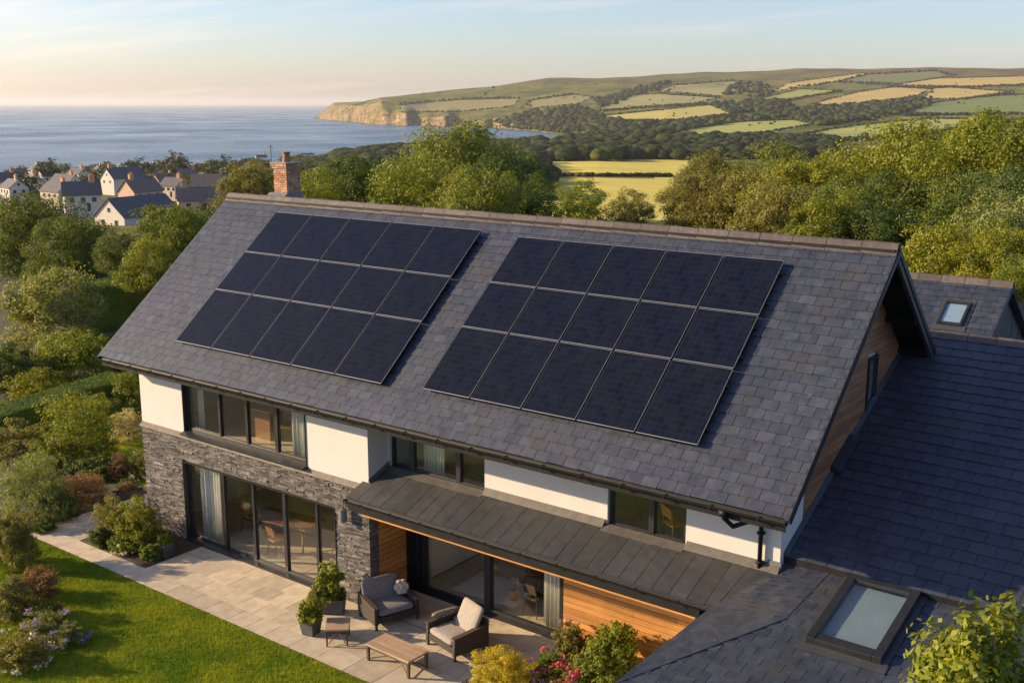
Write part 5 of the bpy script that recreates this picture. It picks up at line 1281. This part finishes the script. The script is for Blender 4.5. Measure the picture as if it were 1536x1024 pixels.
mk = N(nt, 'Math', operation='MULTIPLY', use_clamp=True); L(nt, ad2.outputs[0], mk.inputs[0]); L(nt, sr.outputs[0], mk.inputs[1])
cc = mixc(nt, mk.outputs[0], g1, rk)
b_ = N(nt, 'BsdfPrincipled'); b_.inputs['Roughness'].default_value = .95; b_.inputs['Specular IOR Level'].default_value = .1; L(nt, cc, b_.inputs['Base Color'])
bp = N(nt, 'Bump'); bp.inputs['Strength'].default_value = 1.0; bp.inputs['Distance'].default_value = 9.0; L(nt, n3, bp.inputs['Height']); L(nt, bp.outputs[0], b_.inputs['Normal']); L(nt, b_.outputs[0], out_.inputs[0]); M_hill = mt
ids = np.arange(nr*nc).reshape(nr, nc)
Q = np.stack([ids[:-1, :-1], ids[:-1, 1:], ids[1:, 1:], ids[1:, :-1]], -1).reshape(-1, 4)
cxf = (SX[:-1, :-1]+SX[1:, 1:]).ravel()/2; cyf = (SY[:-1, :-1]+SY[1:, 1:]+SY[:-1, 1:]+SY[1:, :-1]).ravel()/4
own = np.full(len(Q), -1)
for k, (nm, poly) in enumerate(FIELDS):
    own[inpoly(cxf, cyf, poly) & (own < 0)] = k
V = np.stack([TX, TY, TZ], -1).reshape(-1, 3)
o = obj_of('hills', np_mesh('hills', V, Q[own < 0], M_hill, smooth=True)); tag(o, kind='structure')
for k, (nm, poly) in enumerate(FIELDS):
    q = Q[own == k]
    if len(q) < 1: continue
    u, inv = np.unique(q.ravel(), return_inverse=True)
    o = obj_of('field', np_mesh('field', V[u], inv.reshape(-1, 4), fm[nm], smooth=True)); tag(o, kind='structure')
# sea
mt, nt, out_ = nodes_of('sea_water'); tc = N(nt, 'TexCoord').outputs['Object']; b_ = N(nt, 'BsdfPrincipled'); L(nt, b_.outputs[0], out_.inputs[0])
b_.inputs['Base Color'].default_value = (.035, .075, .10, 1); b_.inputs['Roughness'].default_value = .22; b_.inputs['IOR'].default_value = 1.33
a1 = noise(nt, tc, .035, 8, .7, (1, 1, 1)); a2 = noise(nt, tc, .004, 5, .6); ml = N(nt, 'Math', operation='MULTIPLY_ADD'); L(nt, a2, ml.inputs[0]); ml.inputs[1].default_value = .8; L(nt, a1, ml.inputs[2])
bp = N(nt, 'Bump'); bp.inputs['Strength'].default_value = .8; bp.inputs['Distance'].default_value = 3.0; L(nt, ml.outputs[0], bp.inputs['Height']); L(nt, bp.outputs[0], b_.inputs['Normal'])
rg = N(nt, 'MapRange'); L(nt, a2, rg.inputs[0]); rg.inputs[1].default_value = .35; rg.inputs[2].default_value = .65; rg.inputs[3].default_value = .16; rg.inputs[4].default_value = .34; L(nt, rg.outputs[0], b_.inputs['Roughness'])
V = [(CAM[0], CAM[1], SEA)]; Q = []; rr_ = [600, 2000, 6000, 20000, 60000, 110000]; na = 96
for r_ in rr_:
    for k in range(na): an = 2*math.pi*k/na; V.append((CAM[0]+r_*math.cos(an), CAM[1]+r_*math.sin(an), SEA))
F = [(0, 1+k, 1+(k+1) % na) for k in range(na)]
for i in range(len(rr_)-1):
    for k in range(na): a = 1+i*na+k; b = 1+i*na+(k+1) % na; F.append((a, a+na, b+na, b))
me = bpy.data.meshes.new('sea'); me.from_pydata(V, [], F); me.materials.append(mt); o = obj_of('sea', me); tag(o, kind='structure')

# far woods and hedgerows: too many to count, rough crowns standing on the land
import bmesh
protos = []
for s in range(5):
    bm = bmesh.new(); bmesh.ops.create_icosphere(bm, subdivisions=2, radius=1); r = np.random.default_rng(s+40)
    v = np.array([x.co for x in bm.verts]); f = np.array([[x.index for x in fc.verts] for fc in bm.faces])
    ph = r.uniform(0, 6, 6); dsp = 1+.16*np.sin(v[:, 0]*4+ph[0])*np.sin(v[:, 1]*4+ph[1])+.13*np.sin(v[:, 2]*7+v[:, 0]*5+ph[2])+r.normal(0, .07, len(v))
    v = v*dsp[:, None]; v[:, 2] = np.maximum(v[:, 2], -.55); protos.append((v, f)); bm.free()
def blobs(name, label, pts, mat, hr=(7, 12), wr_=1.0, kind='stuff'):
    Vs = []; Fs = []; b = 0
    for p in pts:
        if p is None: continue
        v, f = protos[rng.integers(5)]; h = rng.uniform(*hr); w = h*rng.uniform(.45, .75)*wr_; a = rng.uniform(0, 6.28); c, s = math.cos(a), math.sin(a)
        q = np.stack([v[:, 0]*c-v[:, 1]*s, v[:, 0]*s+v[:, 1]*c, v[:, 2]], 1)*np.array([w, w, h*.5])+p+np.array([0, 0, h*.38]); Vs.append(q); Fs.append(f+b); b += len(v)
    if not Vs: return
    o = obj_of(name, np_mesh(name, np.concatenate(Vs), np.concatenate(Fs), mat, 3)); tag(o, label, name.replace('_', ' '), kind=kind); return o
def pts_poly(poly, n):
    xs = [p[0] for p in poly]; ys = [p[1] for p in poly]; out_ = []
    while len(out_) < n:
        x, y = rng.uniform(min(xs), max(xs)), rng.uniform(min(ys), max(ys))
        if inpoly(x, y, poly):
            g_ = ground(x, y); out_.append(g_ if g_ is not None and g_[2] > SEA+1 else None)
    return out_
def pts_line(line, step, jit=1.0):
    out_ = []
    for (x0, y0), (x1, y1) in zip(line, line[1:]):
        n = max(1, int(math.hypot(x1-x0, y1-y0)/step))
        for k in range(n): t = (k+rng.random())/n; out_.append(ground(x0+(x1-x0)*t, y0+(y1-y0)*t+rng.normal(0, jit*.4)))
    return out_
M_far = surf('far_foliage', (.012, .022, .010), (.046, .060, .018), .95, .35, .9, .5, [(0, (.55, .62, .6)), (.5, (1, 1, 1)), (.85, (1.5, 1.4, 1.1)), (1, (2.1, 1.7, 1.1))], spec=.1, bdist=1.5)
WOODS = [([(745, 220), (810, 214), (880, 206), (930, 198), (1000, 208), (1130, 209), (1200, 212), (1260, 214), (1250, 238), (1035, 240), (815, 243), (750, 240)], 900),
 ([(900, 178), (960, 186), (1010, 186), (1100, 180), (1200, 164), (1290, 158), (1390, 147), (1392, 160), (1350, 172), (1290, 184), (1230, 190), (1196, 180), (1110, 182), (1000, 202), (930, 202), (880, 200)], 620),
 ([(740, 182), (800, 168), (870, 160), (905, 172), (900, 197), (840, 200), (760, 193)], 330),
 ([(745, 238), (812, 238), (818, 262), (815, 300), (745, 300)], 90),
 ([(505, 238), (560, 230), (660, 222), (720, 214), (760, 216), (760, 245), (500, 262)], 330),
 ([(890, 150), (930, 140), (960, 131), (985, 125), (1010, 122), (985, 136), (950, 145), (905, 165)], 110),
 ([(1060, 157), (1130, 152), (1180, 152), (1195, 160), (1150, 170), (1100, 172)], 110),
 ([(1100, 122), (1150, 128), (1165, 140), (1130, 148), (1085, 143)], 60)]
pt = []
for poly, n in WOODS: pt += pts_poly(poly, int(n*1.7))
blobs('far_wood', 'dark green woods covering the valley and lower hillsides', pt, M_far, (4.5, 13), 1.3)
pt = []
for ln, st in [([(900, 168), (960, 163), (1055, 157), (1145, 161)], 3), ([(905, 183), (1010, 184), (1110, 173)], 3), ([(1360, 174), (1440, 173), (1536, 172)], 3),
   ([(1332, 131), (1450, 132), (1536, 128)], 3), ([(1440, 150), (1520, 140)], 3), ([(1250, 213), (1360, 209), (1445, 194)], 3), ([(1130, 151), (1185, 151), (1262, 137)], 3), ([(1190, 166), (1280, 159), (1378, 146)], 3),
   ([(985, 141), (1080, 147)], 3), ([(600, 157), (690, 149), (780, 147)], 5), ([(780, 164), (800, 150), (860, 141)], 4), ([(1000, 139), (1015, 128), (1100, 121)], 4), ([(1395, 152), (1396, 133)], 4),
   ([(1250, 124), (1300, 111)], 4), ([(1180, 133), (1250, 124), (1336, 128)], 4), ([(720, 150), (735, 135), (745, 130)], 5), ([(1300, 112), (1400, 106), (1430, 114)], 5), ([(430, 243), (470, 238), (505, 239)], 5), ([(530, 215.5), (590, 212), (650, 209)], 5), ([(815, 238), (905, 235), (1035, 235)], 3)]:
    pt += pts_line(ln, st)
blobs('hedgerow', 'low dark hedge dividing the golden field', pts_line([(815, 264.5), (1010, 265.5)], 1.6, .3), M_far, (1.6, 3.0), 1.3)
blobs('hedgerow', 'dark hedgerows and tree belts between the fields on the hills', pt, M_far, (4.5, 7.5), 1.2); pt = []
for nm, poly in FIELDS:
    if nm != 'golden': pt += pts_line(poly+poly[:1], 2.6, .5)
blobs('hedgerow', 'thin hedges edging the hillside fields', pt, M_far, (2.5, 5), 1.3)
pt = []
for a_ in range(150):
    x = rng.uniform(560, 1536); y = rng.uniform(118, 190); g_ = ground(x, y); pt.append(g_ if g_ is not None and g_[2] > SEA+3 else None)
blobs('scrub', 'scattered gorse and scrub on the open hillsides', pt, M_far, (2, 4), 1.4)

# village houses -------------------------------------------------------------
M_vroof = surf('village_slate', (.06, .06, .066), (.10, .098, .10), .65, 1.2, .3, 8, c3=(.09, .08, .075))
M_vroof2 = surf('village_roof_brown', (.12, .095, .08), (.17, .13, .11), .8, 1.2, .3, 8)
M_vwin = surf('dark_window', (.03, .04, .05), None, .15, 1)
def vhouse(label, px, py, dist, Lx, Wy, wh, rh, rz, wall=None, roofm=None, chim=(.8,), clay=False, sky=False, zoff=0, mats=None):
    p = at_d(px, py, dist); wall = wall or M_villwhite; roofm = roofm or M_vroof
    o = thing('village_house', label, 'house', (p[0], p[1], p[2]), rz, 'village houses'); hx, hy = Lx/2, Wy/2
    m_ = MB(); m_.box(-hx, hx, -hy, hy, -3, wh); m_.prism([(-hx, -hy, wh), (-hx, hy, wh), (-hx, 0, wh+rh)], (Lx, 0, 0)); m_.build('wall', wall, o)
    m_ = MB(); ov = .35; k = rh/hy
    for s in (-1, 1):
        m_.hexa([(-hx-ov, s*(hy+ov), wh-ov*k+.05), (hx+ov, s*(hy+ov), wh-ov*k+.05), (hx+ov, 0, wh+rh+.05), (-hx-ov, 0, wh+rh+.05), (-hx-ov, s*(hy+ov), wh-ov*k+.25), (hx+ov, s*(hy+ov), wh-ov*k+.25), (hx+ov, 0, wh+rh+.27), (-hx-ov, 0, wh+rh+.27)])
    ro = m_.build('roof', roofm, o)
    for c in chim:
        cx_ = (c-.5)*Lx; m_ = MB(); m_.box(cx_-.7, cx_+.7, -.45, .45, wh+rh*.5, wh+rh+1.5); m_.box(cx_-.8, cx_+.8, -.55, .55, wh+rh+1.5, wh+rh+1.65)
        for q in (-.4, 0, .4): m_.lathe([(.16, 0), (.12, .5), (.15, .55)], (cx_+q, 0, wh+rh+1.65), 8)
        m_.build('chimney', surf('village_chimney', (.42, .22, .12), (.52, .3, .18), .9, 2) if 'village_chimney' not in MATS else MATS['village_chimney'], ro)
    def win(x, y, z, w, h, ax):
        m_ = MB(); f_ = MB(); t = .06
        if ax == 'x': m_.box(x-.02, x+.02, y-w/2, y+w/2, z, z+h); f_.box(x-.05, x+.015, y-w/2-t, y+w/2+t, z-t, z+h+t)
        else: m_.box(x-w/2, x+w/2, y-.02, y+.02, z, z+h); f_.box(x-w/2-t, x+w/2+t, y-.015, y+.05 if y < 0 else y+.015, z-t, z+h+t)
        fo_ = f_.build('window', M_winframe, o); m_.build('pane', M_vwin, fo_)
    win(hx+.03, 0, wh+rh*.25, .9, 1.0, 'x'); win(hx+.03, -hy*.45, wh-1.9, 1.1, 1.2, 'x'); win(hx+.03, hy*.45, wh-1.9, 1.1, 1.2, 'x')
    for q in (-.3, 0, .3): win(q*Lx, -hy-.03, wh-1.9, 1.2, 1.2, 'y')
    m_ = MB(); m_.box(Lx*.14-.45, Lx*.14+.45, -hy-.04, -hy+.02, wh-4.2, wh-2.2); m_.build('door', M_vwin, o)
    if sky:
        m_ = MB(); m_.hexa([(-.5+1, -hy*.62, wh+rh*.38+.28), (.5+1, -hy*.62, wh+rh*.38+.28), (.5+1, -hy*.35, wh+rh*.65+.28), (-.5+1, -hy*.35, wh+rh*.65+.28), (-.5+1, -hy*.62, wh+rh*.38+.4), (.5+1, -hy*.62, wh+rh*.38+.4), (.5+1, -hy*.35, wh+rh*.65+.4), (-.5+1, -hy*.35, wh+rh*.65+.4)]); m_.build('skylight', M_winframe, ro)
    return o
vaz = R(37)  # roughly across the line of sight
vhouse('pale house with a dark slate roof and skylight, nearest in the village', 208, 335, 262, 16.0, 9.5, 2.2, 3.8, vaz+R(60)+R(180), M_villwhite, chim=(), sky=True)
vhouse('pinkish house with the tall clay chimney stack right of the nearest pale house', 304, 314, 290, 12, 7, 2.6, 3.0, vaz+R(20), M_villpink, M_vroof2, chim=(.15,))
vhouse('white house with grey roof left behind the nearest pale house', 124, 308, 308, 9, 7, 3.0, 3.0, vaz+R(25), M_villwhite)
vhouse('pink gabled house directly behind the nearest pale house', 212, 302, 350, 11, 7, 3.2, 3.4, vaz+R(60), M_villpink, M_vroof2, chim=(.2,))
vhouse('white gabled house with dark roof in the middle of the village', 186, 280, 495, 16, 9, 3.8, 4.2, vaz+R(55)+R(180), M_villwhite, chim=(.9,))
vhouse('small white house at the left of the village', 48, 285, 555, 12, 8, 3.6, 3.8, R(-12), M_villcream)
vhouse('white house with grey roof left of the village centre', 100, 287, 540, 13, 8.5, 3.8, 3.8, R(8), M_villwhite)
vhouse('low house with a brown roof right of the village centre', 316, 285, 525, 16, 9, 3.0, 4, vaz+R(10), M_villwhite, M_vroof2)
vhouse('small brown-roofed house behind the trees right of the village', 248, 281, 630, 12, 8, 3.4, 4, vaz+R(50), M_villpink, M_vroof2)
vhouse('long white terrace partly hidden by trees behind the village centre', 140, 276, 675, 22, 8, 3.5, 3.5, vaz, M_villwhite, chim=(.1, .5, .9))
vhouse('tiny white cottage between the trees left of the village centre', 75, 272, 560, 9, 7, 2.6, 3, vaz+R(45), M_villwhite)
vhouse('tiny cream cottage between trees above the pinkish chimney house', 282, 270, 600, 10, 7, 2.6, 3, vaz+R(15), M_villcream)
vhouse('small white bungalow at the far left edge of the village', 8, 281, 470, 10, 7, 2.6, 3, vaz+R(35), M_villwhite)
vhouse('white house among trees near the shore, left', 30, 272, 780, 13, 8, 4, 4, vaz+R(70), M_villwhite)
vhouse('white cottage with a slate roof among the shore trees left of the chimney', 228, 262, 960, 13, 8, 4, 4, vaz+R(20), M_villcream)
vhouse('distant white cottage beside the pole near the shore', 392, 244, 1350, 14, 9, 4, 5, vaz+R(40), M_villwhite)
vhouse('distant white farmhouse beside the small green field', 462, 241, 1410, 16, 9, 4, 5, vaz+R(10), M_villwhite)
vhouse('tiny white house tucked behind the trees left of the tall shore tree', 55, 262, 640, 8, 6.5, 2.6, 2.6, R(-14), M_villwhite, chim=(.8,))
vhouse('tiny pale house with a grey roof between two tree clumps mid village', 118, 268, 600, 9, 6.5, 2.6, 2.6, R(6), M_villcream, chim=(.8,))
vhouse('tiny cream house half hidden above the white gabled house', 205, 270, 620, 10, 6.5, 2.6, 2.6, R(-4), M_villwhite, chim=(.8,))
vhouse('tiny white house just left of the pinkish chimney house', 262, 288, 430, 8, 6.5, 2.6, 2.6, R(12), M_villcream, chim=(.8,))
vhouse('tiny pale cottage low among the trees at the far left', 22, 292, 420, 9, 6.5, 2.6, 2.6, R(-9), M_villwhite, chim=(.8,))
vhouse('tiny white house in front of the grey-roofed houses left of centre', 88, 298, 390, 10, 6.5, 2.6, 2.6, R(3), M_villcream, chim=(.8,))
vhouse('tiny white cottage by the shore trees below the open sea', 150, 262, 700, 8, 6.5, 2.6, 2.6, R(-18), M_villwhite, chim=(.8,))
pp = at_d(407, 242, 700)
o = thing('utility_pole', 'thin dark pole with crossbars standing above the chimney against the sea', 'pole', tuple(pp)); m_ = MB(); m_.tube([(0, 0, -6), (0, 0, 10.0)], .22, 6); m_.build('pole', M_bark, o)
m_ = MB(); m_.box(-2.2, 2.2, -.1, .1, 8.2, 8.5); m_.box(-1.5, 1.5, -.1, .1, 7.0, 7.25)
for q in (-2, -1, 1, 2): m_.box(q-.1, q+.1, -.1, .1, 8.5, 9.1)
m_.build('crossbar', M_bark, o)

# trees in and beyond the village --------------------------------------------
LOWM = [ML['far'], ML['far'], ML['farolive'], ML['dark']]
def scatter(poly, n, hr, label, key=('lowA', 'lowB'), avoid=()):
    k = 0; tries = 0
    while k < n and tries < n*20:
        tries += 1; xs = [p[0] for p in poly]; ys = [p[1] for p in poly]; x, y = rng.uniform(min(xs), max(xs)), rng.uniform(min(ys), max(ys))
        if not inpoly(x, y, poly): continue
        if any(a[0] < x < a[1] and a[2] < y < a[3] for a in avoid): continue
        g_ = ground(x, y)
        if g_ is None or g_[2] < SEA+1.5: continue
        h = rng.uniform(*hr); place_tree(key[rng.integers(len(key))], label, g_-np.array([0, 0, .3]), h, LOWM[rng.integers(4)], h*rng.uniform(.95, 1.3), group=label); k += 1
AV = ((25, 75, 274, 292), (78, 125, 274, 294), (110, 345, 290, 345), (150, 215, 262, 288), (292, 340, 270, 288), (235, 262, 272, 284), (300, 350, 244, 252))
scatter([(-90, 252), (200, 250), (420, 246), (520, 246), (520, 262), (200, 268), (-90, 272)], 60, (8, 12), 'round dark trees along the shore beyond the village', avoid=AV)
scatter([(-90, 268), (345, 262), (520, 262), (520, 280), (345, 286), (-90, 292)], 60, (6.5, 10), 'round trees between the village houses', avoid=AV)
scatter([(-90, 292), (110, 296), (125, 340), (-90, 345)], 12, (7, 10), 'trees on the slope below the village at the left edge', avoid=AV)
scatter([(345, 284), (545, 268), (640, 262), (640, 300), (345, 330)], 26, (7, 11), 'trees on the slope behind the brick chimney')
scatter([(210, 345), (340, 330), (340, 350), (210, 365)], 5, (5, 7), 'small trees below the nearest village house')
scatter([(1030, 296), (1260, 262), (1260, 300), (1030, 340)], 16, (8, 12), 'trees at the near side of the golden field')
scatter([(1240, 215), (1536, 208), (1536, 260), (1240, 262)], 22, (9, 14), 'valley trees behind the tall golden trees')
for px, yt, d_, w_ in ((30, 255, 470, 60), (70, 236, 560, 46), (200, 234, 620, 58), (262, 226, 640, 66), (155, 246, 560, 50), (330, 232, 700, 60)):
    p = at_d(px, yt, d_); zb = ground(px, yt+22); zb = zb[2] if zb is not None else -30; zb = min(zb, p[2]-8)
    place_tree('lowA', {30: 'round dark tree at the far left of the shore', 70: 'tall round tree against the sea at the left', 200: 'round tree against the sea above the village', 262: 'largest round tree against the sea above the village', 155: 'low round tree above the village centre', 330: 'wide tree group against the sea left of the pole'}[px], (p[0], p[1], zb), p[2]-zb, ML['far'], w_*((p-CAM) @ cF)/FPX)
# ------------------------------------------------------------------ daylight
SEL, SAZ = R(19), R(31)
S = Vector((-math.cos(SEL)*math.cos(SAZ), -math.cos(SEL)*math.sin(SAZ), math.sin(SEL)))
sl = bpy.data.lights.new('sun', 'SUN'); so = bpy.data.objects.new('sun', sl); col.objects.link(so)
sl.energy = 5.0; sl.angle = R(.6); sl.color = (1.0, .735, .43); so.rotation_euler = S.to_track_quat('Z', 'Y').to_euler(); so.location = (-30, -20, 40)
wd_ = bpy.data.worlds.new('World'); sc.world = wd_; wd_.use_nodes = True; nt = wd_.node_tree; nt.nodes.clear()
sk = nt.nodes.new('ShaderNodeTexSky'); sk.sky_type = 'NISHITA'; sk.sun_disc = False; sk.sun_elevation = SEL; sk.sun_rotation = math.atan2(S.x, S.y)
sk.air_density = 1.1; sk.dust_density = .8; sk.ozone_density = 4.0; sk.altitude = 60
bg = nt.nodes.new('ShaderNodeBackground'); bg.inputs[1].default_value = .102; ow = nt.nodes.new('ShaderNodeOutputWorld')
# thin high cloud drawn into the sky dome by direction
tcw = nt.nodes.new('ShaderNodeTexCoord').outputs['Generated']
sp = N(nt, 'SeparateXYZ'); L(nt, tcw, sp.inputs[0])
zz_ = N(nt, 'Math', operation='ADD'); L(nt, sp.outputs[2], zz_.inputs[0]); zz_.inputs[1].default_value = .06
dv = N(nt, 'VectorMath', operation='DIVIDE'); L(nt, tcw, dv.inputs[0]); cb_ = N(nt, 'CombineXYZ')
for k in range(3): L(nt, zz_.outputs[0], cb_.inputs[k])
L(nt, cb_.outputs[0], dv.inputs[1])
nz = noise(nt, dv.outputs[0], .55, 7, .62, (.35, 1.3, .001)); nz2 = noise(nt, dv.outputs[0], .18, 3, .5, (1, 1, .001))
cm = ramp(nt, nz, [(.50, (0, 0, 0)), (.72, (1, 1, 1))]).outputs[0]; cm2 = ramp(nt, nz2, [(.42, (0, 0, 0)), (.62, (1, 1, 1))]).outputs[0]
mm_ = N(nt, 'Math', operation='MULTIPLY'); L(nt, cm, mm_.inputs[0]); L(nt, cm2, mm_.inputs[1]); m3 = N(nt, 'Math', operation='MULTIPLY'); L(nt, mm_.outputs[0], m3.inputs[0]); m3.inputs[1].default_value = .42
sky_c = mixc(nt, m3.outputs[0], sk.outputs[0], (7.5, 6.0, 4.6))
sky_c = mixc(nt, 1.0, sky_c, (1.06, .97, 1.05), 'MULTIPLY'); L(nt, sky_c, bg.inputs[0]); L(nt, bg.outputs[0], ow.inputs[0])
# the air
hz_ = MB(); hz_.box(-90000, 90000, -90000, 90000, -62, 190)
mt, nt, out_ = nodes_of('air'); pv = N(nt, 'VolumePrincipled'); pv.inputs['Density'].default_value = 4.5e-5; pv.inputs['Color'].default_value = (.86, .86, .88, 1); pv.inputs['Anisotropy'].default_value = .3
L(nt, pv.outputs[0], out_.inputs['Volume']); o = hz_.build('haze', mt); tag(o, 'thin pale summer haze over land and sea', 'haze', kind='stuff')
sc.view_settings.view_transform = 'Standard'; sc.view_settings.look = 'None'; sc.view_settings.exposure = 1.0; sc.view_settings.gamma = 1
sc.cycles.use_denoising = True; sc.cycles.max_bounces = 8; sc.cycles.transparent_max_bounces = 12; sc.cycles.volume_bounces = 0
sc.cycles.diffuse_bounces = 4; sc.cycles.sample_clamp_indirect = 6
